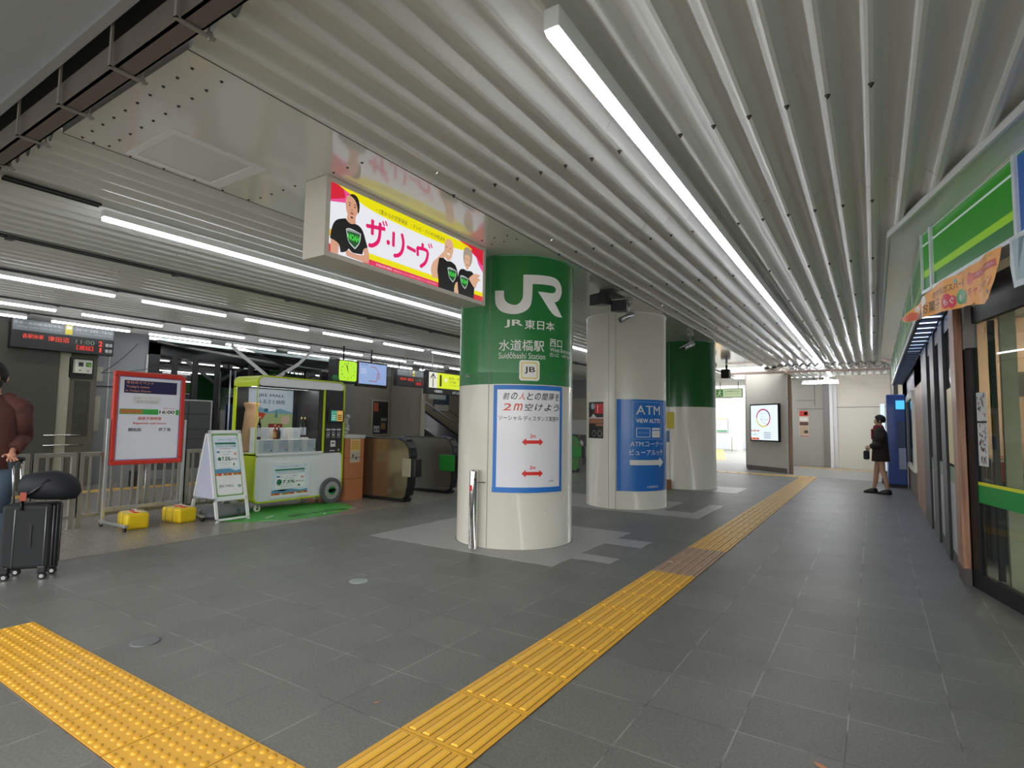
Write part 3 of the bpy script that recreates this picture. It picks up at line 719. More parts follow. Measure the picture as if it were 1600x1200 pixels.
# ---------------------------------------------------------------- ceiling speakers and cameras by the columns
t = thing('ceiling_speaker', 'pair of black horn loudspeakers bracketed to the soffit ahead of the cream column', 'speaker', (-2.95, 7.0, 3.12))
b = MB(); b.box(-3.06, 6.88, 3.10, -2.86, 7.0, 3.128); b.tube([(-2.96, 6.95, 3.12), (-2.96, 6.95, 3.05)], .012); b.box(-3.04, 6.80, 3.065, -2.84, 7.25, 3.08); obj('bracket', b, t, mat('55524c', .5, .4))
for x, y, z, rz in ((-3.02, 6.86, 2.975, -.3), (-2.88, 7.16, 2.925, .2)):
    b = MB(); b.m(BLACK); b.loft([[(sx*w_, d, sz*h_) for sx, sz in ((-1, -1), (1, -1), (1, 1), (-1, 1))] for d, w_, h_ in ((-.13, .105, .075), (-.11, .10, .07), (.05, .075, .055), (.13, .05, .045))], smooth=False)
    b.m(DARK); b.box(-.09, -.132, -.06, .09, -.128, .06); b.tube([(-.108, -.02, 0), (-.108, -.02, .09), (.108, -.02, .09), (.108, -.02, 0)], .006, 6)
    b.xf(Matrix.Translation((x, y, z)) @ Matrix.Rotation(rz, 4, 'Z')); obj('horn', b, t)
def spot(x, y, label, s=1):
    t = thing('security_camera', label, 'camera', (x, y, 3.12))
    b = MB(); b.box(x-.05, y-.05, 3.06, x+.05, y+.05, 3.128, .006); obj('mount', b, t, mat('a29f98', .5))
    b = MB(); b.tube([(x, y, 3.06), (x, y, 2.97), (x-.03, y-.02, 2.93), (x-.02, y-.03, 2.90)], .013, 8); obj('arm', b, t, ALU)
    b = MB(); d = Vector((-.62, -.62, -.48)).normalized(); c = Vector((x-.03, y-.04, 2.86)); a = c-d*.1*s; e = c+d*.13*s
    b.m(ALU).tube([a, e], .045*s, 14); b.m(BLACK).tube([e, e+d*.003], .038*s, 14); b.m(mat('b9b9b4', .3, .3)).box(-.055*s, -.13*s, .048*s, .055*s, .15*s, .056*s)
    obj('body', b, t, norm=False) if 0 else None
    b2 = MB(); b2.m(ALU).tube([(0, -.1, 0), (0, .13, 0)], .042*s, 14); b2.m(BLACK).tube([(0, -.102, 0), (0, -.1, 0)], .036*s, 14); b2.m(mat('b9b9b4', .3, .3)).box(-.055*s, -.16, .044*s, .055*s, .13, .052*s)
    b2.xf(Matrix.Translation(c) @ d.to_track_quat('-Y', 'Z').to_matrix().to_4x4()); obj('camera_body', b2, t)
spot(-2.93, 7.6, 'silver security camera hanging beside the black loudspeakers')
spot(-2.95, 10.9, 'silver security camera hanging in front of the dark green column')

# ---------------------------------------------------------------- store on the right
D0 = Vector((.672, 6.133, 0)); dv = Vector((.25, -.968, 0)); nv = Vector((-.968, -.25, 0))
def OB(s, z, off=0): p = D0+dv*s+nv*off; return Vector((p.x, p.y, z))
def obox(b, s0, s1, z0, z1, o0, o1):
    return b.hexa([OB(s0, z0, o0), OB(s1, z0, o0), OB(s1, z0, o1), OB(s0, z0, o1), OB(s0, z1, o0), OB(s1, z1, o0), OB(s1, z1, o1), OB(s0, z1, o1)])
SMAX = 6.2
FR = mat('101113', .42, var=.08); FASW = mat('d3d8d3', .12, var=.03, coat=.5)
# soffit panel between the ceiling trim and the sign
b = MB(); T = [Vector((.167, 6.19, 3.125)), Vector((.167+.27*6.8, 6.19-.963*6.8, 3.125))]
S = [OB(-.1, 3.06, .25), OB(6.6, 3.06, .25)]
dz = Vector((0, 0, .02))
b.hexa([T[0]-dz*.5, T[1]-dz*.5, S[1], S[0], T[0]+dz, T[1]+dz, S[1]+dz, S[0]+dz])
b.hexa([Vector((.167, 6.19, 3.115)), S[0], Vector((.405, 17.6, 3.06)), Vector((.167, 17.6, 3.115)), Vector((.167, 6.19, 3.145)), S[0]+dz, Vector((.405, 17.6, 3.08)), Vector((.167, 17.6, 3.145))])
struct('trim_2', b, FASW, (.3, 6.2, 3.1), label='glossy pale panel strip between the corrugated ceiling and the store sign')
b = MB(); e = Vector((-.02, -.006, 0))
b.hexa([T[0]+e-dz*2, T[1]+e-dz*2, T[1]-dz*2, T[0]-dz*2, T[0]+e+dz, T[1]+e+dz, T[1]+dz, T[0]+dz])
b.box(.147, 6.19, 3.085, .167, 17.6, 3.145)
struct('trim_3', b, WHITE, (.16, 6.2, 3.1))
# sign fascia
t = thing('store_sign', 'green convenience store fascia with lime and white stripes above the shop', 'sign', (.5, 5, 2.5))
G1, G2, G3 = '2f9a1e', '1f7a22', '8fca20'
b = MB(); obox(b, -.1, SMAX, 2.52, 3.065, .12, .25); obj('sign_case', b, t, WHITE)
A = Art(lambda u, v, d: OB(u, v, .252+d), .0008, .48)
A.rect(-.08, 2.55, SMAX, 3.05, '2c8a20'); A.up(); A.rect(-.08, 2.945, SMAX, 2.962, 'cfe4da'); A.rect(-.08, 2.66, SMAX, 2.72, '94cc1e'); A.rect(-.08, 2.55, SMAX, 2.66, '1f6e2c')
A.build('sign_face', t)
b = MB()
obox(b, -.09, -.075, 2.52, 3.06, .25, .27)
for s in (.12, 1.48, 2.84): obox(b, s, s+.035, 2.52, 3.06, .25, .275)
obox(b, -.1, SMAX, 2.515, 2.545, .25, .27)
obj('sign_rib', b, t, mat('dfe6ee', .3))
A = Art(lambda u, v, d: OB(u, v, .254+d), .0008, .35); A.rect(1.515, 2.55, 2.84, 3.04, '2a62b0'); A.build('blue_panel', t)
b = MB(); b.box(.405, 6.15, 2.50, .44, 17.55, 3.065); obj('side_case', b, t, mat('c8d6c8', .2, coat=.3))
A = Art(onX(.404, -1), .0008, 0)
A.fn = lambda u, v, d: Vector((.404-d, u, v))
A.rect(6.2, 2.55, 17.5, 3.05, '5c9a58'); A.up(); A.rect(6.2, 2.945, 17.5, 2.96, 'c4dcc8'); A.rect(6.2, 2.62, 17.5, 2.68, '86b840'); A.rect(6.2, 2.55, 17.5, 2.62, '4a7a4e'); A.build('side_face', t)
b = MB()
for k in range(7): b.box(.395, 6.17+1.6*k, 2.52, .404, 6.2+1.6*k, 3.06)
obj('sign_rib', b, t, mat('dfe6ee', .3))
# downlight grille under the fascia
gr = thing('grille_light', 'row of small square bluish lights in a dark channel under the store fascia', 'light', (.52, 12, 2.45))
b = MB(); b.box(.41, 6.6, 2.46, .44, 17.5, 2.52); b.box(.61, 6.6, 2.46, .635, 17.5, 2.56); b.box(.44, 6.6, 2.50, .61, 17.5, 2.515)
obj('channel', b, gr, FR)
b = MB(); b.box(.40, 6.5, 2.47, .41, 17.5, 2.52); obj('edge', b, gr, WHITE)
b = MB(); y = 6.62; ys = []
while y < 17.4: b.box(.44, y+.05, 2.495, .61, y+.33, 2.503); ys.append(y); y += .38
obj('lamp_panel', b, gr, tubemat(2.2, 'b9d2ff'))
for y in ys:
    b = MB(); b.box(.44, y, 2.462, .61, y+.035, 2.50); obj('louvre', b, gr, FR)
# shop wall along the passage
X0 = .64
b = MB(); b.box(X0+.02, 6.0, 2.0, X0+.1, 18.3, 3.12); b.box(X0+.02, 12.6, 0, X0+.1, 13.1, 3.1); b.box(X0+.02, 15.9, 0, X0+.1, 18.3, 3.1); b.box(X0+.02, 13.1, 0, X0+.1, 15.9, .5)
b.box(X0+.02, 9.9, 0, X0+.1, 12.7, 3.12)
struct('wall_right', b, mat('77746f', .55, var=.08), (X0, 12, 0))
b = MB(); b.box(.5, 13.0, 0, X0+.02, 17.4, .5) if 0 else b.box(X0-.01, 12.5, 0, X0+.02, 15.9, .5); struct('baseboard_right', b, mat('5c5148', .6), (X0, 14, 0))
def post(y0, y1, z1, label, x0=X0-.04, plinth=True):
    t = thing('wooden_post', label, 'post', (X0, (y0+y1)/2, 0))
    b = MB(); b.box(x0, y0, .14 if plinth else 0, X0+.018, y1, z1, .004); obj('boarding', b, t, WOOD)
    if plinth: b = MB(); b.box(x0+.003, y0+.003, 0, X0+.018, y1-.003, .14); obj('plinth', b, t, mat('45403c', .6))
post(6.16, 6.5, 2.52, 'narrow reddish wooden post between the glass door and the dark mullions')
post(10.4, 12.4, 2.06, 'wide reddish-brown wooden panel on the shop wall beyond the dark mullions', X0-.02, False)
# dark framed bays
wb = thing('shop_window', 'dark framed shop window of narrow tall panes beside the wooden post', 'window', (X0, 8.3, 0)); wb['kind'] = 'structure'
ylist = [6.52, 7.27, 7.75, 8.35, 8.85, 9.4, 9.95, 10.38]
b = MB(); b.box(X0-.01, 6.5, 0, X0+.05, 10.4, .12); b.box(X0-.01, 6.5, 2.3, X0+.05, 10.4, 2.5); obj('sill', b, wb, FR)
for a, c in ((6.50, 6.74), (7.27, 7.69), (8.33, 8.87), (9.41, 10.4)):
    b = MB(); b.box(X0-.03, a, 0, X0+.05, a+.09 if a < 7 else c, 2.5, .004); obj('mullion', b, wb, FR)
for a, c in ((6.58, 7.27), (7.69, 8.33), (8.87, 9.41)):
    b = MB(); b.box(X0+.0, a, .12, X0+.012, c, 2.3); obj('pane', b, wb, glass('a8b4b4', .5, .08, .7))
    b = MB(); b.box(X0-.006, a, .12, X0-.001, c, .80); obj('film', b, wb, mat('9aa2a2', .35, var=.04))
    b = MB(); b.box(X0-.007, a, .80, X0-.001, c, .95); obj('green_band', b, wb, mat('3c6b4c', .35))
b = MB(); b.box(X0-.012, 6.75, .98, X0-.008, 7.2, 1.72); tag(obj('window_poster', b, None, mat('cdbf8a', .5, var=.2, vs_=14), (X0, 7, 1)), 'pale yellow-edged poster stuck on the dark panes by the wooden post', 'poster')
# white frame window
b = MB()
for a in ((13.15, .5, 15.9, .60), (13.15, 1.93, 15.9, 2.06), (13.15, .6, 13.3, 1.93), (15.7, .6, 15.9, 1.93)): b.box(X0-.03, a[0], a[1], X0+.03, a[2], a[3])
wf = struct('window_1', b, mat('dcd8c8', .45), (X0, 14.5, .5)); b = MB(); b.box(X0, 13.3, .6, X0+.01, 15.7, 1.93); obj('pane', b, wf, glass('40484a', .6, .03, .3))
# oblique glass front
wd = thing('shop_door', 'black framed glass shop front with green band at the right edge', 'door', tuple(OB(.5, 0))); wd['kind'] = 'structure'
b = MB(); obox(b, -.06, .10, 0, 2.52, -.05, .0); obj('jamb', b, wd, FR)
b = MB(); obox(b, .10, SMAX, 0, .13, -.05, .0); obj('bottom_rail', b, wd, FR)
b = MB(); obox(b, .10, SMAX, 2.2, 2.34, -.05, .0); obj('top_rail', b, wd, FR)
b = MB(); obox(b, -.1, SMAX, 2.34, 2.53, -.12, -.02); obj('header', b, wd, mat('17181a', .4))
b = MB(); obox(b, 2.3, 2.42, .13, 2.2, -.05, 0); obj('jamb', b, wd, FR)
b = MB(); obox(b, .27, .30, .13, 2.2, -.09, -.052); obj('inner_stile', b, wd, FR)
b = MB(); obox(b, .10, SMAX, .13, 2.2, -.03, -.018); obj('pane', b, wd, glass('e6efec', .25, .01, .92))
b = MB(); obox(b, .10, SMAX, .715, .86, -.017, -.013); obj('green_band', b, wd, mat('178a3c', .3))
b = MB(); obox(b, .10, SMAX, .86, .885, -.017, -.013); obj('yellow_line', b, wd, mat('d2d42a', .3))
A = Art(lambda u, v, d: OB(u, v, -.012+d), .0008)
A.rect(.135, 1.02, .30, 1.62, 'c9cccb'); A.up()
rnd = random.Random(3)
for k in range(60):
    u = .14+rnd.random()*.13; v = 1.03+rnd.random()*.56; A.rect(u, v, u+.012+rnd.random()*.015, v+.012+rnd.random()*.02, ['6a6c6e', '3c3e42', '8a8c90', '9a7c70'][k % 4])
A.rect(.135, 1.37, .30, 1.385, '3c3e40')
tag(A.build('notice_sheets', None, tuple(OB(.2, 1.02, 0))), 'black and white notice sheets stuck inside the glass shop front', 'notice')
# interior
b = MB(); b.box(.72, 10.4, 0, 5.6, 10.5, 3.1); b.box(5.5, -1, 0, 5.6, 10.5, 3.1); struct('wall_back', b, mat('cbb9a4', .7), (3, 10, 0))
b = MB(); b.box(.75, 6.4, 2.75, 5.5, 10.4, 2.8); obox(b, 0, 6.2, 2.75, 2.8, -4, -.12); struct('ceiling', b, mat('dcdad4', .7), (3, 7, 2.75))
b = MB(); b.box(.875, 5.93, 0, .975, 6.0, 2.74); tag(obj('cream_pillar', b, None, mat('d3c8a8', .5), (.92, 5.95, 0)), 'cream pillar just inside the glass shop front', 'pillar')
b = MB(); b.box(.80, 9.3, 0, 1.62, 9.4, 2.74); struct('wall_inner', b, mat('cfa88c', .6), (1.2, 9.35, 0))
b = MB(); b.box(1.75, 9.0, 0, 2.6, 9.06, 2.2); b.m(mat('8fae9c')); struct('wall_screen', b, mat('3c423f', .3), (2, 9, 0))
b = MB(); b.box(.95, 7.4, 0, 1.5, 9.0, .8, .01)
sh = thing('store_shelf', 'dark shelf unit with goods inside the shop behind the glass', 'shelf', (1.2, 8.5, 0)); obj('cabinet', b, sh, mat('3a3e40', .5))
b = MB()
rn = random.Random(5)
for k in range(19): 
    y = 7.45+.08*k; b.m(mat(['b8433a', 'd8d8d0', '3f6a8c', 'c79a3c'][k % 4], .5)); b.box(1.0, y, .8, 1.2, y+.06, .92+rn.random()*.12)
obj('goods', b, sh)
lp = batten(1.2, .12, .06, tubemat(48, 'fff0dc')); lp.location = (1.25, 7.2, 2.75); lp['label'] = 'strip light on the shop ceiling seen through the glass, nearer one'; lp['group'] = 'lights inside the shop'
dup(lp, (2.3, 7.6, 2.75), None, 'strip light on the shop ceiling seen through the glass, farther one')
b = MB(); b.box(1.44, 9.28, 1.75, 1.62, 9.299, 2.05); tag(obj('plaque', b, None, mat('5c554e', .5), (1.5, 9.28, 1.7)), 'dark square plaque on the pink wall inside the shop', 'plaque')
b = MB(); obox(b, .75, 1.5, .0, .95, -.9, -.6); tag(obj('store_counter', b, None, mat('b9b4a8', .5), tuple(OB(1.1, 0, -.7))), 'low pale counter just inside the shop glass', 'counter')
# orange banner
def ban(u, v, d):
    wv = .02*math.sin(u*6)+.010*math.sin(u*17); tl = .10*max(0, (.25-u))
    return OB(u, v, .285+wv+d+tl)
A = Art(ban, .0015, 0, .04)
pts = [(-.42, 2.36), (-.33, 2.31), (0, 2.285), (.4, 2.265), (.8, 2.235), (1.1, 2.185), (1.2, 2.20), (1.28, 2.30), (1.34, 2.42), (1.37, 2.51), (1.0, 2.515), (.6, 2.515), (.3, 2.51), (.05, 2.45), (-.2, 2.41)]
A.poly(pts, 'f0a23c'); A.up()
A.poly([(-.41, 2.36), (-.32, 2.315), (-.1, 2.295), (-.05, 2.34), (-.2, 2.38)], 'd8561e'); A.poly([(-.12, 2.295), (.04, 2.287), (0, 2.38)], '2e2422')
A.ell(-.1, 2.39, .06, .025, 'd9c8b4'); A.ell(.1, 2.42, .05, .045, 'e8ddd0'); A.rect(.86, 2.40, 1.31, 2.45, 'c83a24'); A.ell(.86, 2.42, .05, .045, 'd8502a')
A.text('のりサルガスバール', (.24), 2.405, .06, '2a2018', w=.50, bold=.008)
A.text('お菓子', .08, 2.30, .095, '2a1c14', w=.30, bold=.008)
A.ell(.49, 2.335, .065, .06, 'd8304a'); A.ell(.67, 2.33, .065, .06, '2f9a5a'); A.ell(.56, 2.315, .05, .05, 'd8304a'); A.ell(.74, 2.31, .05, .05, '2f9a5a')
A.ell(.9, 2.22, .018, .016, '8a5a34'); A.ell(1.2, 2.25, .016, .016, '6a3a24'); A.ell(.85, 2.46, .016, .014, '8a5a34'); A.ell(.6, 2.47, .02, .02, '8fae9a'); A.text('キャンペーン', .82, 2.285, .075, 'b8401e', w=.44, bold=.008); A.up()
A.text('もぐ', .46, 2.30, .055, 'f6ece4', w=.12, bold=.008); A.text('もぐ', .64, 2.295, .055, 'f6ece4', w=.12, bold=.008); A.text('11月1日(火)~12月31日(土)', .93, 2.415, .022, 'f6ece4', w=.36)
A.text('ファミリー', 1.08, 2.475, .02, '4aa03a', w=.2)
tag(A.build('orange_banner', None, tuple(OB(.6, 2.3, .28))), 'orange cloth campaign banner hanging below the green store sign', 'banner')
A = Art(ban, .0015, 0, .04); A.poly([(1.50, 2.20), (2.3, 2.19), (2.3, 2.52), (1.47, 2.52), (1.46, 2.35)], 'c9d4da'); A.up(); A.poly([(1.53, 2.24), (2.3, 2.23), (2.3, 2.5), (1.5, 2.5)], '9fb6bf'); A.up(); A.poly([(1.56, 2.3), (1.62, 2.5), (1.58, 2.5)], '5f7f8c'); A.poly([(1.7, 2.26), (1.74, 2.46), (1.68, 2.4)], '5f7f8c')
tag(A.build('pale_banner', None, tuple(OB(1.8, 2.3, .28))), 'pale blue-grey banner beside the orange one at the right edge', 'banner')

# blue machine and person
t = thing('ticket_machine', 'tall blue machine with a bright cyan screen at the far end of the shop wall', 'machine', (.42, 15.6, 0))
b = MB(); b.box(.24, 15.55, .06, .60, 16.3, 2.12, .02); obj('body', b, t, mat('1f4a96', .4, coat=.3))
b = MB(); b.box(.42, 15.535, 1.78, .585, 15.551, 1.98); obj('screen', b, t, ink('4cc0f0', 1.2))
b = MB(); b.box(.45, 15.535, .42, .585, 15.551, .9); b.m(mat('c86a78', .5)); b.box(.5, 15.53, .45, .585, 15.536, .62); obj('poster', b, t, None) if 0 else obj('poster', b, t, mat('aeb6cc', .5, var=.2))
b = MB(); b.box(.43, 15.53, .92, .58, 15.551, 1.5); obj('panel', b, t, mat('3c4a68', .4, var=.3, vs_=9))
b = MB(); b.box(.24, 15.56, 0, .6, 16.25, .07); obj('plinth', b, t, DARK)
b = MB(); b.box(.13, 16.6, .3, .22, 16.72, 1.95, .01); b.m(LIT)
tl = thing('lit_panel', 'glowing pale panel standing behind the blue machine', 'light panel', (.17, 16.6, 0)); obj('screen', b, tl, ink('cfe2ff', 1.3)); b = MB(); b.box(.12, 16.58, 0, .23, 16.74, .3); obj('base', b, tl, DARK)

# ---------------------------------------------------------------- steel fence
def fence_panel(y0, y1, label, nb, x=-7.98, legs=(1, 1)):
    t = thing('steel_fence', label, 'fence', (x, (y0+y1)/2, 0))
    b = MB(); b.box(x-.02, y0, .845, x+.02, y1, .895, .003); b.box(x-.02, y0, .12, x+.02, y1, .16, .003)
    b.box(x-.02, y0, .16, x+.02, y0+.035, .845); b.box(x-.02, y1-.035, .16, x+.02, y1, .845)
    obj('frame', b, t, STEEL)
    for k in range(nb):
        y = y0+(y1-y0)*(k+1)/(nb+1); b = MB(); b.box(x-.010, y-.012, .16, x+.010, y+.012, .845); obj('bar', b, t, STEEL)
    for i, yy in enumerate((y0, y1-.045)):
        if legs[i]: b = MB(); b.box(x-.026, yy, 0, x+.026, yy+.045, .895); b.box(x-.04, yy-.015, 0, x+.04, yy+.06, .006); obj('post', b, t, STEEL)
    return t
fence_panel(1.75, 2.385, 'steel fence panel behind the suitcase at the left edge', 2)
fence_panel(2.42, 2.825, 'narrow steel fence panel just right of the suitcase', 2)
fence_panel(2.86, 3.56, 'steel fence panel behind the left half of the red-framed board', 5)
fence_panel(3.60, 4.05, 'steel fence panel behind the right half of the red-framed board', 3)
fence_panel(4.09, 4.72, 'steel fence panel behind the folding stand sign', 5)
b = MB(); b.box(-7.945, 3.50, .83, -7.93, 3.66, .85); b.tube([(-7.937, 3.58, .1), (-7.937, 3.58, .86)], .008, 8); b.box(-7.945, 3.55, 0, -7.93, 3.61, .12)
tag(obj('gate_latch', b, None, ALU, (-7.94, 3.58, .25)), 'metal bolt latch between the steel fence panels below the red-framed board', 'latch')

# ---------------------------------------------------------------- red framed event board on a stand
t = thing('event_board', 'red-framed white board for today\'s event on an aluminium stand', 'notice board', (-7.87, 3.55, 0))
RED = mat('d0382c', .35, var=.03)
b = MB(); b.box(-7.895, 3.13, .75, -7.86, 3.965, 1.89, .012); obj('panel', b, t, mat('e6e8f2', .4, var=.02))
b = MB()
for a in ((3.12, .73, 3.975, .79), (3.12, 1.835, 3.975, 1.90), (3.12, .79, 3.175, 1.835), (3.92, .79, 3.975, 1.835)): b.box(-7.90, a[0], a[1], -7.845, a[2], a[3], .012)
obj('frame', b, t, RED)
b = MB(); b.box(-7.91, 3.11, 1.88, -7.84, 3.14, 1.905) if 0 else b.box(-7.905, 3.93, 1.87, -7.842, 3.98, 1.905, .008); obj('corner_cap', b, t, mat('8f8f90', .4))
for y in (3.095, 4.0):
    b = MB(); b.box(-7.89, y-.017, .03, -7.85, y+.017, 1.30, .004); obj('pole', b, t, ALU)
for y in (3.095, 3.985):
    b = MB(); b.box(-8.2 if 0 else -7.93, y-.02, .05, -7.25, y+.02, .08, .004); obj('foot', b, t, ALU)
    for xx in (-7.28, -7.9):
        b = MB(); b.tube([(xx, y-.012, .026), (xx, y+.012, .026)], .026, 14); obj('caster', b, t, RUBBER)
b = MB(); b.box(-7.885, 3.095, .18, -7.855, 4.0, .225, .004); obj('crossbar', b, t, ALU)
A = Art(onX(-7.858), .0008)
A.frame(3.178, .79, 3.918, 1.835, .008, '5f7fc4')
A.rect(3.236, 1.63, 3.865, 1.79, '24204f'); A.rect(3.345, 1.494, 3.673, 1.595, 'dedfe0')
A.rect(3.20, 1.362, 3.905, 1.43, '3faa4e'); A.up(); A.rect(3.21, 1.37, 3.46, 1.425, 'b08a48'); A.rect(3.65, 1.362, 3.865, 1.43, 'f2f2f4'); A.up()
OR = 'f2a58c'
A.text('本日のイベント', 3.255, 1.745, .038, OR, w=.32, bold=.008); A.text("Today's event", 3.257, 1.692, .032, OR, w=.27, bold=.015); A.text('in Tokyo Dome', 3.253, 1.642, .028, OR, w=.29, bold=.015)
A.text('本日は', 3.36, 1.56, .02, '9a9c9c', w=.07); A.text('都市対抗野球', 3.385, 1.505, .035, '9fa1a2', w=.25)
A.text('開始時間', 3.22, 1.38, .038, 'd8663c', w=.22, bold=.008); A.text('16:00', 3.66, 1.375, .045, '18181a', w=.19, bold=.02, shear=.1); A.text('Start time', 3.71, 1.44, .016, 'd8503c', w=.135)
A.text('混雑予想時間', 3.408, 1.29, .042, 'd8503c', w=.28, bold=.008); A.text('Expected rush hours', 3.36, 1.23, .034, 'd8503c', w=.392, bold=.012)
A.text('開始前', 3.311, 1.145, .045, '2a2a34', w=.148, bold=.008); A.text('終了後', 3.664, 1.148, .045, '2a2a34', w=.152, bold=.008)
A.build('printing', t)
JUG = mat('e6c516', .35, var=.06)
def jug(x, y, label, rz):
    t = thing('water_jug', label, 'jug', (x, y, 0), rz, 'yellow water jugs weighting the board stand')
    b = MB(); b.box(-.30, -.12, .0, .08, .12, .19, .035, 3); obj('body', b, t, JUG, local=True)
    b = MB(); b.box(-.18, -.03, .188, .02, .03, .205, .008); obj('handle', b, t, mat('c8301e', .4), local=True)
    b = MB()
    for k in (-.2, -.06): b.tube([(k, -.123, .01), (k+.01, -.122, .19), (k, 0, .195), (k+.02, .122, .19), (k, .123, .01)], .005, 6)
    b.tube([(-.2, 0, .20), (-.1, .03, .215), (0, -.02, .21), (.06, .04, .2)], .006, 6)
    obj('rope', b, t, mat('ddd8cc', .7), local=True)
    return t
jug(-7.42, 3.27, 'yellow plastic water jug tied with string at the left foot of the red-framed board', -.15)
jug(-7.42, 3.83, 'yellow plastic water jug tied with string at the right foot of the red-framed board', .1)

# ---------------------------------------------------------------- folding A-frame sign
t = thing('folding_sign', 'white folding stand sign with a leafy green border in front of the vending cart', 'stand sign', (-7.3, 4.23, 0))
Wt = mat('e8eceb', .35, var=.03)
ax0, az0, ax1, az1 = -7.03, 0, -7.34, 1.165
def AF(u, v, d=0, back=False):     # u along Y, v along the slope 0..1.205
    L = math.hypot(ax1-ax0, az1-az0)
    k = v/L; return Vector((ax0+(ax1-ax0)*k+d*.966, u, az0+(az1-az0)*k+d*.26))
def af_box(b, u0, v0, u1, v1, d0, d1):
    b.hexa([AF(u0, v0, d0), AF(u1, v0, d0), AF(u1, v0, d1), AF(u0, v0, d1), AF(u0, v1, d0), AF(u1, v1, d0), AF(u1, v1, d1), AF(u0, v1, d1)])
b = MB(); Lf = 1.205
ya, yb = 4.015, 4.47
for a in ((ya, 0, ya+.035, Lf), (yb-.035, 0, yb, Lf), (ya, .27, yb, .31), (ya, Lf-.04, yb, Lf), (ya, .02, yb, .045)): af_box(b, *a, 0, .022)
obj('front_frame', b, t, Wt)
b = MB(); af_box(b, ya+.03, .31, yb-.03, Lf-.04, .002, .012); obj('front_board', b, t, mat('f0f2f0', .35, var=.02))
b = MB()
def BF(b, u0, v0, u1, v1, d0, d1):
    P = lambda u, v, d: Vector((-7.65+.31*v/1.205-d, u, 1.165*v/1.205))
    b.hexa([P(u0, v0, d0), P(u1, v0, d0), P(u1, v0, d1), P(u0, v0, d1), P(u0, v1, d0), P(u1, v1, d0), P(u1, v1, d1), P(u0, v1, d1)])
for a in ((ya, 0, ya+.035, Lf), (yb-.035, 0, yb, Lf), (ya, .27, yb, .31), (ya, Lf-.04, yb, Lf), (ya, .02, yb, .045)): BF(b, *a, 0, .022)
BF(b, ya+.03, .31, yb-.03, Lf-.04, .0, .01); obj('back_frame', b, t, Wt)
b = MB(); b.hexa([(-7.62, ya+.02, .29), (-7.12, ya+.02, .29), (-7.12, ya+.024, .29), (-7.62, ya+.024, .29), (-7.345, ya+.02, 1.15), (-7.335, ya+.02, 1.15), (-7.335, ya+.024, 1.15), (-7.345, ya+.024, 1.15)]); obj('side_sheet', b, t, mat('b9bdd4', .4))
def jre_poster(A, u, v, w, h):     # pale blue campaign sheet
    A.rect(u, v, u+w, v+h, 'dce9f4'); A.up()
    A.rect(u, v+h*.03, u+w, v+h*.09, 'c8552e'); A.poly([(u, v+h*.09), (u+w, v+h*.09), (u+w, v+h*.17), (u+w*.8, v+h*.14), (u+w*.55, v+h*.2), (u+w*.3, v+h*.14), (u, v+h*.19)], '5f9fc0'); A.rect(u, v, u+w, v+h*.03, 'f4f6f6')
    A.rect(u+w*.08, v+h*.80, u+w*.9, v+h*.85, '1f7a5a')
    A.rect(u+w*.1, v+h*.24, u+w*.92, v+h*.68, 'f2f6f8'); A.up()
    A.text('JRE MALL ふるさと納税', u+w*.22, v+h*.9, h*.035, '3c5a70', w=w*.5); A.text('今ならビューカードでお得!', u+w*.1, v+h*.73, h*.055, '1f6a50', w=w*.8, bold=.008); A.text('寄附金額の最大', u+w*.25, v+h*.685, h*.02, 'c85a4a', w=w*.45)
    A.text('ビューカードご利用で', u+w*.25, v+h*.6, h*.03, '2a4a80', w=w*.45, bold=.008); A.rect(u+w*.12, v+h*.59, u+w*.22, v+h*.635, '2f7ac0'); A.text('JRE POINT', u+w*.35, v+h*.53, h*.028, '2a5a4a', w=w*.25)
    A.ell(u+w*.2, v+h*.44, w*.07, w*.07, '1f7a50'); A.text('7.5%', u+w*.29, v+h*.39, h*.1, '1f6a4a', w=w*.34, bold=.03); A.text('貯まる!', u+w*.65, v+h*.4, h*.06, '2a3a40', w=w*.25, bold=.008)
    A.text('※対象期間中の寄附に限ります', u+w*.14, v+h*.33, h*.022, '6f8288', w=w*.5); A.text('ポイント進呈には条件があります', u+w*.14, v+h*.28, h*.022, '6f8288', w=w*.45)
    A.rect(u+w*.72, v+h*.27, u+w*.78, v+h*.33, '1f7a50'); A.ell(u+w*.84, v+h*.56, w*.05, h*.035, 'e8a08c')
    rn = random.Random(2)
    for k in range(9): A.ell(u+w*(.06+.1*k), v+h*.055, w*.045, h*.022, ['e0a03c', 'd84a2e', 'efe4cc', '6aa04a'][k % 4], 10)
    A.line([(u+w*.9, v+h*.93), (u+w*.95, v+h*.96)], h*.012, '3c6a80')
A = Art(lambda u, v, d: AF(u, v, .0125+d), .0008)
A.frame(ya+.045, .325, yb-.045, Lf-.045, .03, '7fae6c'); A.up(); A.rrect(ya+.058, .345, yb-.058, Lf-.07, .03, 'f2f4f2'); A.up()
jre_poster(A, ya+.055, .58, yb-ya-.11, .54)
A.text('JRE MALL', ya+.085, .435, .04, '4f6a60', w=.20, bold=.01); A.ring(ya+.36, .45, .02, .02, .007, '2f8a5a'); A.rect(ya+.335, .445, ya+.385, .455, '2f8a5a')
A.build('printing', t)
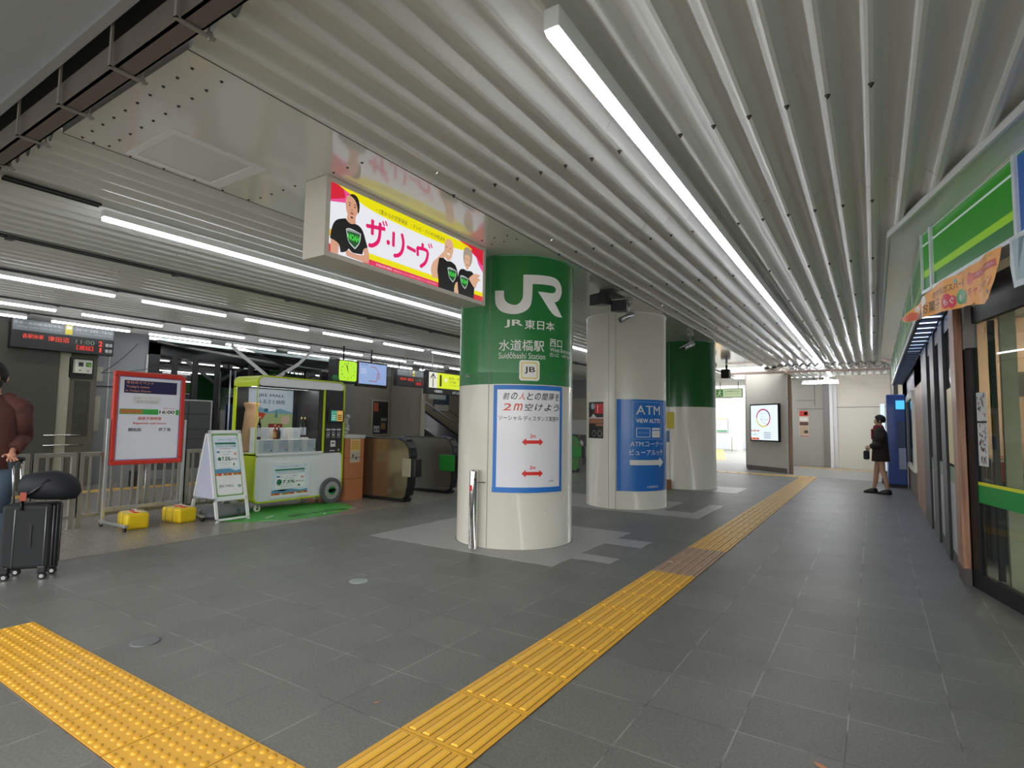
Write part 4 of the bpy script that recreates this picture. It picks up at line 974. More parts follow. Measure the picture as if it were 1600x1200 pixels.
# grey water weight
b = MB(); L = []
for y, s in ((4.08, .0), (4.10, .6), (4.16, .9), (4.4, 1), (4.62, .9), (4.70, .6), (4.72, 0)):
    q = max(s, .3); L.append([(-7.50+.17*q*math.cos(R(a)), y, max(.012, .17*q*math.sin(R(a))+.01)) for a in range(0, 181, 15)])
b.loft(L); b2 = b
tw = thing('base_weight', 'grey plastic water-filled base behind the folding sign', 'weight', (-7.5, 4.4, 0)); obj('tank', b, tw, mat('73767c', .35, var=.08, vs_=8))
b = MB(); b.tube([(-7.48, 4.42, .17), (-7.48, 4.42, .2)], .03, 12); b.box(-7.36, 4.5, .01, -7.32, 4.52, .1); obj('cap', b, tw, mat('5a5d62', .4))

# ---------------------------------------------------------------- vending cart
kt = thing('vending_cart', 'white and lime display cart with big wheel and glass showcase of bottles', 'display cart', (-7.7, 5.55, 0))
xF, xB, ky0, ky1 = -7.42, -8.02, 4.755, 6.345
def rrect_pts(y0, z0, y1, z1, r, n=6):
    pts = []
    for cx, cy, a in ((y1-r, z0+r, -90), (y1-r, z1-r, 0), (y0+r, z1-r, 90), (y0+r, z0+r, 180)):
        for k in range(n+1): q = R(a+90*k/n); pts.append((cx+r*math.cos(q), cy+r*math.sin(q)))
    return pts
def ring_prism(b, P, Q, x0, x1):
    n = len(P); V = [[b.bm.verts.new((x, p[0], p[1])) for p in S] for x, S in ((x0, P), (x0, Q), (x1, Q), (x1, P))]
    for i in range(n):
        j = (i+1) % n
        for a in range(4):
            c = (a+1) % 4; b.bm.faces.new([V[a][i], V[a][j], V[c][j], V[c][i]]).material_index = b.cur
b = MB(); b.m(LIME)
def shell(y, z0, z1, y1, z2, r):      # outline from the left side under the counter round to the left side above the window
    P = rrect_pts(y, z0, y1, z1, r); k = [i for i, p in enumerate(P) if abs(p[0]-y) < 1e-6 and p[1] > 1][-1]
    P = P[k+1:]+P[:k+1] if 0 else P
    top = P[:k+1]; bot = P[k+1:]
    return [(y, .82)]+bot+top+[(y, 1.80)]
Po, Pi = shell(ky0, .12, 1.965, ky1, 0, .10), shell(ky0+.022, .142, 1.943, ky1-.022, 0, .085)
V = [[b.bm.verts.new((x, p[0], p[1])) for p in S] for x, S in ((xB, Po), (xB, Pi), (xF, Pi), (xF, Po))]
for i in range(len(Po)-1):
    for a in range(4):
        c = (a+1) % 4; b.bm.faces.new([V[a][i], V[a][i+1], V[c][i+1], V[c][i]]).material_index = b.cur
b.box(xB, ky0, .80, xB+.06, ky0+.022, 1.82); b.box(xB, ky0, .80, xF, ky0+.022, .835); b.box(xF-.012, ky0, .82, xF-.002, ky0+.010, 1.82)
obj('lime_shell', b, kt)
b = MB(); b.box(xB+.3, 4.85, 1.805, xF-.1, 5.85, 1.813); obj('case_light', b, kt, tubemat(6, 'fff8f0'))
b = MB(); b.m(mat('e4e7ea', .25, var=.02, coat=.3))
b.prism(rrect_pts(ky0+.02, .14, ky1-.02, .80, .07), 'x', xB+.01, xF-.012)
obj('lower_body', b, kt)
b = MB(); b.m(mat('e4e7ea', .25, var=.02, coat=.3)); P = rrect_pts(ky0+.02, 1.815, ky1-.02, 1.945, .06); b.prism(P, 'x', xB+.01, xF-.012); obj('top_body', b, kt)
b = MB(); b.m(DARK); b.box(xB, ky0+.03, .80, xB+.02, ky1-.03, 1.82); obj('back_panel', b, kt)
b = MB(); b.m(WHITE); b.box(xB+.02, ky0+.02, .80, xF+.015, 5.925, .835, .004); b.box(xB+.02, ky0+.02, 1.02, xF-.18, 5.85, 1.03) if 0 else None; obj('counter', b, kt)
b = MB(); b.m(mat('2c2f31', .3)); b.box(-7.60, 5.95, .81, xF-.004, 6.31, 1.82, .004); obj('payment_panel', b, kt)
b = MB(); b.m(LIME); b.box(-7.6, 5.93, .81, xF, 5.95, 1.82); obj('panel_edge', b, kt)
b = MB(); b.m(DARK); b.box(xB+.02, 5.84, .835, xF-.03, 5.93, 1.815); b.box(xF-.06, ky0+.022, 1.79, xF-.015, 5.93, 1.815); obj('showcase_frame', b, kt)
b = MB(); b.m(BLACK); b.box(-7.42, 6.0, 1.30, -7.385, 6.312, 1.50, .01); s1 = obj('card_screen', b, kt)
A = Art(onX(-7.3845), .0008, .7); A.rect(6.04, 1.315, 6.155, 1.487, '3fa48c'); A.rect(6.155, 1.315, 6.28, 1.487, 'd8a44c'); A.up(); A.text('タッチ', 6.055, 1.44, .02, 'e8f4e8', w=.08); A.text('現金', 6.18, 1.44, .02, 'f8efdc', w=.07)
for k in range(3): A.rect(6.06, 1.34+.03*k, 6.13, 1.35+.03*k, 'dfeee8'); A.rect(6.175, 1.34+.03*k, 6.26, 1.355+.03*k, '5f4a2a')
A.build('screen_image', s1)
A = Art(onX(-7.4235), .0008)
for k in range(3): A.rect(5.985+.105*k, 1.165, 6.07+.105*k, 1.19, 'c9cccc'); A.frame(6.0+.105*k, 1.05, 6.055+.105*k, 1.14, .006, 'c9cccc'); A.rect(6.015+.105*k, 1.08, 6.04+.105*k, 1.11, 'c9cccc')
A.rect(6.08, .90, 6.18, 1.0, 'd9dcdc'); A.up(); A.rect(6.10, .95, 6.16, .97, '303234'); A.rect(6.07, .83, 6.17, .845, 'd9dcdc'); A.rect(6.235, .83, 6.26, .86, 'd9dcdc')
A.build('panel_marks', kt)
b = MB(); b.m(mat('e6e9ec', .3)); b.box(-7.43, 5.0, .165, -7.412, 5.70, .70, .004); lp_ = obj('poster_frame', b, kt)
A = Art(onX(-7.4112), .0008); jre_poster(A, 5.04, .20, .62, .46); A.build('poster_print', lp_)
# back poster in the showcase
A = Art(onX(-7.99), .0008, .35)
u, v = 4.98, 1.12; A.rect(u, v, u+.78, v+.68, 'dfeaf2'); A.up(); A.rect(u, v, u+.78, v+.3, 'b9c98a'); A.poly([(u, v+.3), (u+.2, v+.4), (u+.35, v+.33), (u+.55, v+.38), (u+.78, v+.32), (u+.78, v+.3)], '8fb8c8'); A.up()
A.poly([(u, v+.12), (u+.25, v+.22), (u+.3, v+.3), (u+.1, v+.33), (u, v+.28)], 'd8502e'); A.rect(u+.35, v+.02, u+.6, v+.14, '9a3a30'); A.ell(u+.65, v+.2, .08, .07, 'e8c8b0'); A.poly([(u+.45, v+.24), (u+.48, v+.38), (u+.51, v+.24)], '5a9a8a'); A.ell(u+.3, v+.35, .04, .03, '2f7a8a')
A.text('JRE MALL', u+.16, v+.55, .055, '23303a', w=.46, bold=.02); A.text('ふるさと納税', u+.15, v+.45, .07, '23303a', w=.48, bold=.008)
A.build('back_poster', kt)
b = MB(); b.box(xF-.022, ky0+.022, .835, xF-.016, 5.90, 1.80); obj('front_glass', b, kt, glass('f2f6f8', .1, .01, .97))
b = MB(); b.box(xB+.1, ky0-.0005, .835, xF-.02, ky0+.004, 1.80); obj('side_glass', b, kt, glass('f2f6f8', .1, .01, .97))
# open the left side of the lime shell is thin: darker inner lining
# logo on top
A = Art(onX(-7.50), .001); A.text('JRE MALL', 4.97, 1.97, .085, '1f7a34', w=.64, bold=.03); A.build('top_logo', kt)
b = MB(); b.m(mat('1f7a3a', .35)); b.tube([(-7.46, 6.15, 2.03), (-7.435, 6.15, 2.03)], .05, 24); b.box(-7.455, 6.085, 2.015, -7.43, 6.215, 2.045); bo = obj('top_badge', b, kt)
A = Art(onX(-7.4295), .0006); A.text('JRE MALL', 6.10, 2.022, .014, 'e4efe6', w=.10, bold=.02); A.build('badge_letters', bo)
# wheel
b = MB(); b.m(mat('5c6062', .5)); b.tube([(-7.405, 6.085, .205), (-7.355, 6.085, .205)], .2, 48); b.m(mat('b4b7b8', .3, .5)); b.tube([(-7.356, 6.085, .205), (-7.350, 6.085, .205)], .14, 40); wh = obj('big_wheel', b, kt)
b = MB(); b.m(mat('1f8a44', .4)); b.tube([(-7.351, 6.085, .205), (-7.346, 6.085, .205)], .068, 32); b.prism([(5.995, .205), (6.03, .235), (6.14, .235), (6.175, .205), (6.14, .175), (6.03, .175)], 'x', -7.351, -7.346); hb = obj('hub_badge', b, wh)
A = Art(onX(-7.3455), .0006); A.text('JRE MALL', 6.02, .196, .018, 'e4efe6', w=.13, bold=.02); A.build('hub_letters', kt)
for (x, y) in ((-7.47, 4.86), (-7.94, 4.86), (-7.94, 5.95), (-7.94, 6.25)):
    b = MB(); b.m(mat('e4e0cc', .4)); b.tube([(x-.014, y, .048), (x+.014, y, .048)], .048, 20); b.m(DARK); b.tube([(x-.015, y, .048), (x+.015, y, .048)], .02, 12); b.m(ALU); b.box(x-.022, y-.02, .05, x-.016, y+.02, .12); b.box(x+.016, y-.02, .05, x+.022, y+.02, .12); b.box(x-.025, y-.025, .105, x+.025, y+.025, .122)
    obj('caster', b, kt)
# white boxes and bottles on the counter
cx = 0
k = 0
ordw = ['leftmost', 'second', 'third', 'rightmost']
for k in range(4):
    y = 4.83+.252*k; b = MB(); b.box(-7.62, y, .836, -7.45, y+.228, 1.03, .004); o = obj('white_box', b, None, mat('eceae2', .45), (-7.53, y+.1, .836)); tag(o, '%s white carton in the front row on the cart counter' % ordw[k], 'box', 'white cartons in the cart showcase')
    A = Art(onX(-7.4495), .0006); A.rect(y+.07, .85, y+.225, 1.02, 'd5d9df'); A.up(); A.text('ふるさと納税', y+.10, .995, .012, '4a5058', w=.09)
    for q in range(4): A.rect(y+.08, .90+.02*q, y+.20, .905+.02*q, '9aa0a8')
    A.rect(y+.19, .86, y+.21, .88, '40444a'); A.build('label', o)
for k in range(3):
    y = 4.92+.27*k; b = MB(); b.box(-7.82, y, .836, -7.66, y+.22, 1.20, .004); o = obj('white_box', b, None, mat('eceae2', .45), (-7.74, y+.1, .836)); tag(o, '%s taller white carton in the back row on the cart counter' % ['left', 'middle', 'right'][k], 'box', 'white cartons in the cart showcase')
    A = Art(onX(-7.6595), .0006); A.rect(y+.08, 1.05, y+.20, 1.19, 'dfe2e6'); A.up()
    for q in range(3): A.rect(y+.09, 1.08+.025*q, y+.17, 1.085+.025*q, 'a0a6ac')
    A.build('label', o)
b = MB(); b.m(mat('eceae2', .45)); b.box(-7.82, 5.70, .836, -7.66, 5.835, 1.05); b.m(mat('a8ae3a')).box(-7.66, 5.79, .836, -7.645, 5.835, .95); tag(obj('white_box', b, None, None, (-7.74, 5.7, .836)), 'cream stand with lime side at the right end of the cart counter under two bottles', 'box')
def bottle(x, y, z, h, c, lc, label, r=.028):
    t = thing('glass_bottle', label, 'bottle', (x, y, z), 0, 'bottles in the cart showcase')
    b = MB(); b.lathe([(.0001, z), (r, z), (r, z+h*.58), (r*.85, z+h*.66), (r*.42, z+h*.76), (r*.40, z+h*.93)], x, y, 18); obj('body', b, t, mat(c, .15, coat=.5))
    b = MB(); b.lathe([(r*.45, z+h*.90), (r*.45, z+h), (.0001, z+h)], x, y, 14); obj('cap', b, t, mat('c9b184', .4))
    b = MB(); b.lathe([(r+.0012, z+h*.12), (r+.0012, z+h*.5)], x, y, 18, -PI/2, PI/2); obj('label', b, t, mat(lc, .5))
bottle(-7.56, 4.90, 1.03, .34, '2c2420', 'd8d4ca', 'tall dark bottle with pale label on the leftmost carton')
bottle(-7.56, 5.16, 1.03, .22, '9a4420', 'c88a4a', 'short amber bottle in the middle of the cart showcase')
bottle(-7.56, 5.22, 1.03, .2, '22201e', '3a3430', 'short black bottle beside the amber one in the cart')
bottle(-7.72, 5.735, 1.05, .32, '16181a', 'c0c4ca', 'tall dark bottle, left of the pair at the right of the cart')
bottle(-7.72, 5.80, 1.05, .32, '16181a', 'c0c4ca', 'tall dark bottle, right of the pair at the right of the cart')
b = MB(); b.loft([[(-7.88+.065*q*(1+.12*math.sin(3*R(a)+z*9))*math.cos(R(a)), 4.97+.125*q*(1+.08*math.sin(4*R(a)+z*14))*math.sin(R(a)), z) for a in range(0, 360, 15)] for z, q in ((.837, .85), (.88, 1.02), (1.1, 1.05), (1.3, 1.0), (1.42, .85), (1.47, .72), (1.50, .80), (1.55, .98), (1.575, .9))])
tag(obj('rice_sack', b, None, mat('b98e66', .8, var=.15, bump=.4), (-7.88, 4.97, .836)), 'tan paper sack standing at the left of the cart showcase', 'sack')
# green floor mat with the cart's name
b = MB(); b.m(mat('3f9a3c', .5, var=.06)); P = [(-7.12+.66*math.cos(R(a)), 5.15+1.0*math.sin(R(a))) for a in range(0, 360, 8)]; b.prism(P, 'z', .003, .006)
mo = tag(obj('floor_mat', b, None, None, (-7.12, 5.15, .003)), 'green oval floor mat with white letters under the display cart', 'mat')
A = Art(lambda u, v, d: Vector((-6.66-v+.0, u, .0065+d)), .0008); A.text('JRE MALL', 4.85, -.02, .17, 'd4e6cf', w=1.0, bold=.02)
A.line([(4.42, .08), (4.62, -.05)], .025, 'd4e6cf'); A.line([(4.62, .22), (4.8, .32)], .025, 'd4e6cf'); A.line([(5.3, -.1), (5.38, -.04)], .025, 'd4e6cf'); A.line([(5.55, .0), (5.65, -.1)], .03, 'd8d84a'); A.line([(5.85, .2), (6.02, .12)], .02, 'd4e6cf'); A.line([(5.75, .05), (5.95, -.02)], .02, 'd4e6cf')
A.build('mat_letters', mo)

# ---------------------------------------------------------------- brick-tiled counter and ticket gates
BRK = mat('b5744f', .4, var=.08, vs_=4)
t = thing('tiled_counter', 'low counter faced with orange-brown tiles right of the display cart', 'counter', (-7.7, 6.57, 0))
b = MB(); b.box(-8.3, 6.38, 0, -7.37, 6.745, 1.03); obj('body', b, t, BRK)
b = MB()
for z in (.36, .71): b.box(-8.303, 6.377, z-.004, -7.367, 6.748, z+.004)
obj('joint', b, t, mat('7c4c34', .7))
b = MB(); b.box(-8.3, 6.36, 1.03, -7.36, 6.77, 1.09, .008); obj('top', b, t, mat('b9b9b6', .4))
A = Art(onX(-7.369), .0008); A.rect(6.45, .63, 6.66, 1.02, 'c9bca0'); A.up(); A.rect(6.46, .83, 6.65, 1.0, 'd8b060'); A.rect(6.46, .65, 6.65, .80, 'b4aea4'); A.up()
for q in range(5): A.rect(6.48, .855+.028*q, 6.63, .862+.028*q, '8a6a34')
A.ell(6.51, .74, .02, .03, '5a564e'); A.ell(6.58, .70, .025, .03, '6a665e'); tag(A.build('paper_notice', None, (-7.369, 6.55, .8)), 'yellow and grey paper notice stuck on the tiled counter', 'notice')
b = MB(); b.m(mat('c9cfd0', .3, alpha=1)); 
for k in range(6): b.ball((-7.55+.02*(k % 2), 6.47+.02*(k % 3), 1.12+.055*k), .06-.006*k, .05, .04, 10, 6)
tag(obj('plastic_bundle', b, None, mat('aab0ae', .35, var=.15), (-7.55, 6.48, 1.09)), 'crumpled pale plastic bundle on top of the tiled counter', 'bundle')
GMET = mat('6f6a5a', .22, .75, var=.1, vs_=2)
def gate(y, label, side, big=True, green=False, L=1.2):
    t = thing('ticket_gate', label, 'ticket gate', (-7.0, y, 0), 0, 'ticket gates')
    x1 = -6.40; x0 = x1-L
    pts = [(x0, .05), (x1-.18, .05), (x1-.10, .10), (x1-.06, .25), (x1-.02, .75), (x1-.05, .88), (x1-.12, .98), (x1-.25, 1.03), (x0, 1.03)]
    b = MB(); b.prism(pts, 'y', y, y+.17); obj('body', b, t, side)
    b = MB(); b.prism([(x0, 0), (x1-.14, 0), (x1-.10, .06), (x0, .06)], 'y', y-.01, y+.18); obj('plinth', b, t, BLACK)
    b = MB(); ring = []
    out = [(x0, 1.03), (x1-.25, 1.03), (x1-.12, .98), (x1-.05, .88), (x1-.02, .75), (x1-.06, .25), (x1-.10, .10)]
    prev = None; b.m(BLACK)
    for (a, c), (e, f) in zip(out, out[1:]):
        b.hexa([(a, y-.006, c), (e, y-.006, f), (e, y+.176, f), (a, y+.176, c), (a+.008, y-.006, c+.022), (e+.022, y-.006, f+.012), (e+.022, y+.176, f+.012), (a+.008, y+.176, c+.022)])
    obj('edge_trim', b, t)
    b = MB(); b.m(BLACK); b.box(x1-.03, y+.0, .42, x1+.12, y+.17, .72, .02); b.m(mat('a8a088', .3, .5) if not green else mat('1f8a30', .4)); b.box(x1-(.34 if green else .16), y-.02, .42, x1+.03, y+.0, .72, .01); obj('reader', b, t)
    b = MB(); b.box(x1-.10, y+.02, .985, x1-.02 if 0 else x1-.13, y+.15, 1.03, .01); obj('sensor', b, t, BLACK); b = MB(); b.box(x1-.35, y+.03, 1.045, x1-.24, y+.14, 1.062, .006); obj('card_pad', b, t, mat('3a4c88', .3))
    return t
gate(6.86, 'brown metal ticket gate beside the tiled counter', mat('9a8a6c', .2, .85, var=.1, vs_=1.5))
GT2 = gate(8.2, 'grey ticket gate with a green reader panel, second from the tiled counter', mat('868a84', .25, .8, var=.1), green=True, L=1.25)
GT2.location.x -= .16
t = gate(14.15, 'ticket gate with bright green end seen between the first two columns', mat('3d7a34', .35, .1), green=True)
t.location.x -= .45
b = MB(); b.box(-7.75, 6.9, 1.056, -6.9, 7.03, 1.062); 
# ---------------------------------------------------------------- back wall of the gate hall
XW = -13.2
BW = mat('8d9192', .6, var=.05, vs_=1.5)
b = MB(); b.box(XW-.1, 3.1, 0, XW, 5.86, 3.13); b.box(XW-.1, 5.86, 0, XW, 11, .45); b.box(XW-.1, 10.95, 0, XW, 24, 3.13)
struct('wall_left', b, BW, (XW, 8, 0))
b = MB(); b.box(-12.95, 1.6, 0, -12.75, 4.15, 2.99); struct('wall_side', b, mat('44443c', .7, var=.2, vs_=1.2), (-12.9, 3, 0))
b = MB(); b.box(-16, -6, 0, -15.9, 3.1, 3.1); struct('wall_far_left', b, mat('5c6058', .7), (-16, 0, 0))
b = MB(); b.box(-12.95, 4.17, 0, -12.8, 4.34, 3.0); b.m(mat('a8a594', .5)); struct('trim_4', b, mat('9d9c88', .5, var=.05), (-12.9, 4.25, 0))
t = thing('stone_pillar', 'dark speckled stone pillar under the left departure board', 'pillar', (-12.9, 4.57, 0)); t['kind'] = 'structure'
b = MB(); b.box(-13.15, 4.34, 0, -12.85, 4.80, 3.0); obj('cladding', b, t, mat('5e5c4e', .6, var=.45, vs_=40)); b = MB(); b.box(-12.851, 4.44, .95, -12.846, 4.70, 2.02); obj('dark_stain', b, t, mat('3c3b33', .6, var=.5, vs_=12))
b = MB()
for z in (.80, .985): b.tube([(-12.7, 3.97, z), (-12.7, 4.60, z)], .014, 8); b.tube([(-12.85, 4.0, z), (-12.7, 4.0, z)], .01, 8); b.tube([(-12.85, 4.58, z), (-12.7, 4.58, z)], .01, 8)
tag(obj('hand_rail', b, None, CHROME, (-12.7, 4.3, .8)), 'two short chrome bars in front of the dark stone pillar', 'rail')
t = thing('timer_box', 'pale control box with two small displays on the dark stone pillar', 'control box', (-12.8, 4.5, 2.15))
b = MB(); b.box(-12.86, 4.32, 2.07, -12.80, 4.72, 2.46); obj('back_plate', b, t, BLACK); b = MB(); b.box(-12.80, 4.38, 2.16, -12.70, 4.66, 2.42, .006); obj('case', b, t, mat('c0c3b4', .45))
A = Art(onX(-12.698), .0008); A.rect(4.43, 2.29, 4.51, 2.37, '10141a'); A.rect(4.55, 2.29, 4.64, 2.37, '2a4a20'); A.up(); A.text('78', 4.56, 2.30, .05, '7ac030', w=.07, bold=.02); A.rect(4.44, 2.2, 4.48, 2.225, '7a7a70'); A.rect(4.57, 2.2, 4.61, 2.225, '7a7a70'); A.build('display', t)
b = MB(); b.box(XW, 4.86, 2.05, XW+.03, 5.02, 2.35); tag(obj('paper_sheet', b, None, mat('b9b9a8', .5), (XW, 4.94, 2.05)), 'pale sheet on the grey wall right of the stone pillar', 'sheet')
b = MB(); b.box(XW, 4.90, 1.05, XW+.05, 5.0, 1.75); b.m(mat('c8402e')).box(XW+.05, 4.93, 1.6, XW+.06, 4.98, 1.65); tag(obj('cable_box', b, None, mat('b4b49c', .5), (XW, 4.95, 1)), 'narrow cream vertical box with a red dot on the grey wall', 'box')
WIRE = mat('3a3c3c', .6)
b = MB()
def sag(a, c, s): return [Vector(a).lerp(Vector(c), k/10)-Vector((0, 0, s*4*(k/10)*(1-k/10))) for k in range(11)]
b.tube(sag((-12.75, 4.85, 2.2), (-12.9, 7.2, 2.95), .12), .007, 6); b.tube(sag((-12.8, 4.85, 2.2), (-13.1, 5.6, 2.9), .05), .007, 6); b.tube([(XW+.02, 4.7, 1.95), (XW+.02, 5.8, 1.98)], .012, 6)
tag(obj('hanging_cable', b, None, WIRE, (-13, 5, 2.2)), 'thin dark cables sagging across the grey wall above the red-framed board', 'cable')
b = MB(); b.box(XW+.001, 5.12, .6, XW+.012, 5.14, 3.0); b.box(XW+.001, 5.81, .3, XW+.04, 5.85, 2.7); tag(obj('conduit', b, None, mat('c4c6c2', .4), (XW, 5.5, .6)), 'thin white vertical strips on the grey wall', 'strip')

def led_board(x, y0, y1, z0, z1, label, left=True):
    t = thing('departure_board', label, 'departure board', (x, (y0+y1)/2, z1))
    b = MB(); b.box(x-.14, y0, z0, x, y1, z1, .008); obj('case', b, t, BLACK)
    b = MB()
    for y in (y0+.15, y1-.15): b.tube([(x-.07, y, z1), (x-.07, y, 3.14)], .016, 8)
    obj('hanger', b, t, DARK)
    W = y1-y0; H = z1-z0
    A = Art(lambda u, v, d: Vector((x+.0015+d, y0+u*W, z0+v*H)), .0012, .8)
    A.rect(.01, .60, .99, .98, '6c7377'); A.up(); A.text('中央・総武線(各駅停車)', .02, .80, .11, 'b8c0c0', w=.44); A.text('Chuo-Sobu Line (Local)', .05, .68, .08, 'aab2b2', w=.40); A.rect(.49, .63, .56, .97, 'd8c820'); A.up(); A.rect(.50, .82, .55, .94, 'e8e8e0'); A.text('御茶ノ水・秋葉原・千葉方面', .59, .80, .1, 'b8c0c0', w=.38); A.text('for Ochanomizu, Akihabara & Chiba', .59, .69, .06, 'aab2b2', w=.38)
    A.text('津田沼', .33, .32, .18, 'ff4a2a', w=.20, bold=.008); A.text('各駅停車', .10, .34, .16, 'ff4a2a', w=.19, bold=.008); A.text('11:00', .60, .34, .15, '7a8a70', w=.19); A.text('【遅延】', .61, .12, .17, 'ff2c1c', w=.17, bold=.008)
    A.text('2', .835, .32, .2, 'ff4a2a', w=.04, bold=.04); A.text('番線', .905, .33, .13, 'c4c8c8', w=.075, bold=.008); A.text('1', .845, .10, .17, 'ff4a2a', w=.022); A.text('番線', .905, .11, .13, 'c4c8c8', w=.075, bold=.008)
    A.build('display', t)
    return t
led_board(-12.6, 3.38, 4.96, 2.53, 3.05, 'black departure board with red lit characters at the upper left')
led_board(-11.5, 11.68, 13.0, 2.38, 2.88, 'small distant departure board with red characters left of the yellow platform sign')
# big dark office window
wn = thing('office_window', 'large dark office window with black frame behind the fence', 'window', (XW, 8.4, .45)); wn['kind'] = 'structure'
b = MB(); b.box(XW-.03, 5.86, .45, XW+.05, 6.08, 2.95); b.box(XW-.03, 5.86, 2.72, XW+.05, 10.95, 2.95); b.box(XW-.03, 5.86, .45, XW+.05, 10.95, .62); b.box(XW-.03, 10.7, .45, XW+.05, 10.95, 2.95); obj('frame', b, wn, BLACK)
for y in (6.42, 6.88, 7.40, 8.25, 9.1, 9.9):
    b = MB(); b.box(XW-.03, y-.045, .62, XW+.04, y+.045, 2.72); obj('mullion', b, wn, BLACK)
b = MB(); b.box(XW-.02, 6.0, .62, XW-.01, 10.9, 2.72); obj('pane', b, wn, glass('3a423e', 1.0, .015, .35))
b = MB(); b.box(-16, 5.9, 0, -15.9, 11, 3); b.box(-15.9, 5.8, 0, XW-.1, 5.9, 3); b.box(-15.9, 10.95, 0, XW-.1, 11.05, 3); b.box(-15.9, 5.8, 3, XW-.1, 11, 3.05); struct('wall_office', b, mat('4d5450', .7), (-15, 8, 0))
b = MB(); b.box(-13.9, 6.9, 0, -13.5, 7.1, 1.5); b.box(-14.2, 7.5, 0, -13.7, 8.0, 1.3); tag(obj('office_cabinet', b, None, mat('2c2e2e', .6), (-13.9, 7.2, 0)), 'dark cabinet standing inside the dark office window', 'cabinet')
b = MB(); b.tube([(-12.9, 7.55, 0), (-12.9, 7.55, 2.5)], .02, 8); b.tube([(-12.9, 7.67, 0), (-12.9, 7.67, 2.5)], .02, 8)
tag(obj('steel_pipe', b, None, ALU, (-12.9, 7.6, 0)), 'pair of bright vertical steel tubes before the dark office window', 'pipe')
# dark board with silver frame behind the fence
t = thing('partition_board', 'dark grey pin board with thin silver frame seen behind the fence', 'board', (-12.0, 6.2, .3))
b = MB(); b.box(-12.03, 5.2, .3, -12.0, 6.62, 1.70); obj('panel', b, t, mat('4a4d4d', .55, var=.1)); b = MB(); b.box(-12.04, 5.18, 1.70, -11.99, 6.65, 1.725); b.box(-12.04, 6.62, 0, -11.99, 6.65, 1.70); obj('frame', b, t, ALU)
b = MB()
for z in (.9, 1.1, 1.42): b.box(-11.999, 5.2, z, -11.992, 6.62, z+.012)
for y in (5.6, 6.15): b.box(-11.999, y, .3, -11.992, y+.01, 1.70)
obj('division', b, t, DARK); b = MB(); b.box(-12.2, 5.2, 0, -11.98, 5.26, .3); b.box(-12.2, 6.55, 0, -11.98, 6.6, .3); obj('leg', b, t, DARK)
# clear plastic sheets taped below the ceiling
def sheet(x, y0, y1, z, dip, label, seed=1):
    rn = random.Random(seed); b = MB(); b.m(glass('a8b0b0', .15, .5, .8)); n, m = 16, 8
    G = [[Vector((x+.5*j/m+.03*rn.random(), y0+(y1-y0)*i/n, z-dip*math.sin(PI*i/n)*math.sin(PI*(j/m))**.7+.03*rn.random())) for j in range(m+1)] for i in range(n+1)]
    V = [[b.bm.verts.new(p) for p in r] for r in G]
    for i in range(n):
        for j in range(m): f = b.bm.faces.new([V[i][j], V[i+1][j], V[i+1][j+1], V[i][j+1]]); f.material_index = b.cur
    return tag(obj('plastic_sheet', b, None, None, (x, y0, z)), label, 'plastic sheet')
sheet(-13.15, 5.9, 7.6, 3.0, .15, 'clear plastic sheet slung along the top of the dark office window', 1)
sheet(-12.6, 7.7, 10.6, 3.0, .42, 'baggy clear plastic sheet hanging above the display cart', 2)
b = MB(); b.m(mat('b9bcb9', .5)); 
for p, q in (((-12.0, 7.0, 3.0), (-12.0, 7.15, 2.86)), ((-12.0, 7.15, 2.86), (-12.0, 8.05, 2.27)), ((-12.0, 8.05, 2.27), (-12.0, 8.75, 2.72)), ((-12.0, 8.75, 2.72), (-12.0, 9.2, 3.16))):
    p, q = Vector(p), Vector(q); n = Vector((0, 0, .05)); h = Vector((.01, 0, 0)); b.hexa([p-n, q-n, q-n+h, p-n+h, p+n, q+n, q+n+h, p+n+h])
tag(obj('white_tape', b, None, None, (-12, 8, 2.3)), 'V-shaped white tape strip hanging over the display cart', 'tape')
b = MB(); b.tube(sag((-12.9, 5.9, 2.98), (-12.2, 10.8, 2.62), .05), .035, 8); tag(obj('sheet_rod', b, None, mat('7e7f7b', .4), (-12.9, 5.9, 2.9)), 'grey rolled edge bar running above the dark office window', 'bar')

# clock, monitor, platform sign
t = thing('square_clock', 'square lime-green lit clock above the right end of the cart', 'clock', (-10.6, 9.1, 2.75))
b = MB(); b.box(-10.9, 8.78, 2.24, -10.62, 9.44, 2.80, .01); obj('case', b, t, BLACK); b = MB(); b.tube([(-10.75, 9.1, 2.8), (-10.75, 9.1, 3.14)], .02, 8); obj('hanger', b, t, DARK)
A = Art(onX(-10.612), .0012, .95); A.rrect(8.86, 2.29, 9.40, 2.77, .05, 'b8ee2a'); A.up()
for k in range(12): 
    a = R(90-30*k); A.text(str(12 if k == 0 else k), 9.13+.20*math.cos(a), 2.53+.18*math.sin(a)-.018, .04, '28400a', al='c', bold=.02)
A.line([(9.13, 2.53), (9.10, 2.66)], .02, '101a08'); A.line([(9.13, 2.53), (9.06, 2.70)], .012, '101a08'); A.up(); A.line([(9.13, 2.53), (9.155, 2.49)], .012, '101a08'); A.build('face', t)
t = thing('info_monitor', 'hanging monitor with pale blue line map beside the green clock', 'monitor', (-10.6, 9.9, 2.7))
b = MB(); b.box(-10.72, 9.43, 2.19, -10.62, 10.44, 2.81, .012); obj('case', b, t, BLACK); b = MB(); b.tube([(-10.68, 9.93, 2.8), (-10.68, 9.93, 3.14)], .02, 8); obj('hanger', b, t, DARK)
A = Art(onX(-10.615), .0012, .8); A.rect(9.47, 2.26, 10.40, 2.78, '9db8e8'); A.rect(9.47, 2.26, 9.49, 2.78, 'b84a6a'); A.up(); A.text('運行情報', 9.55, 2.72, .03, '2a3050', w=.2)
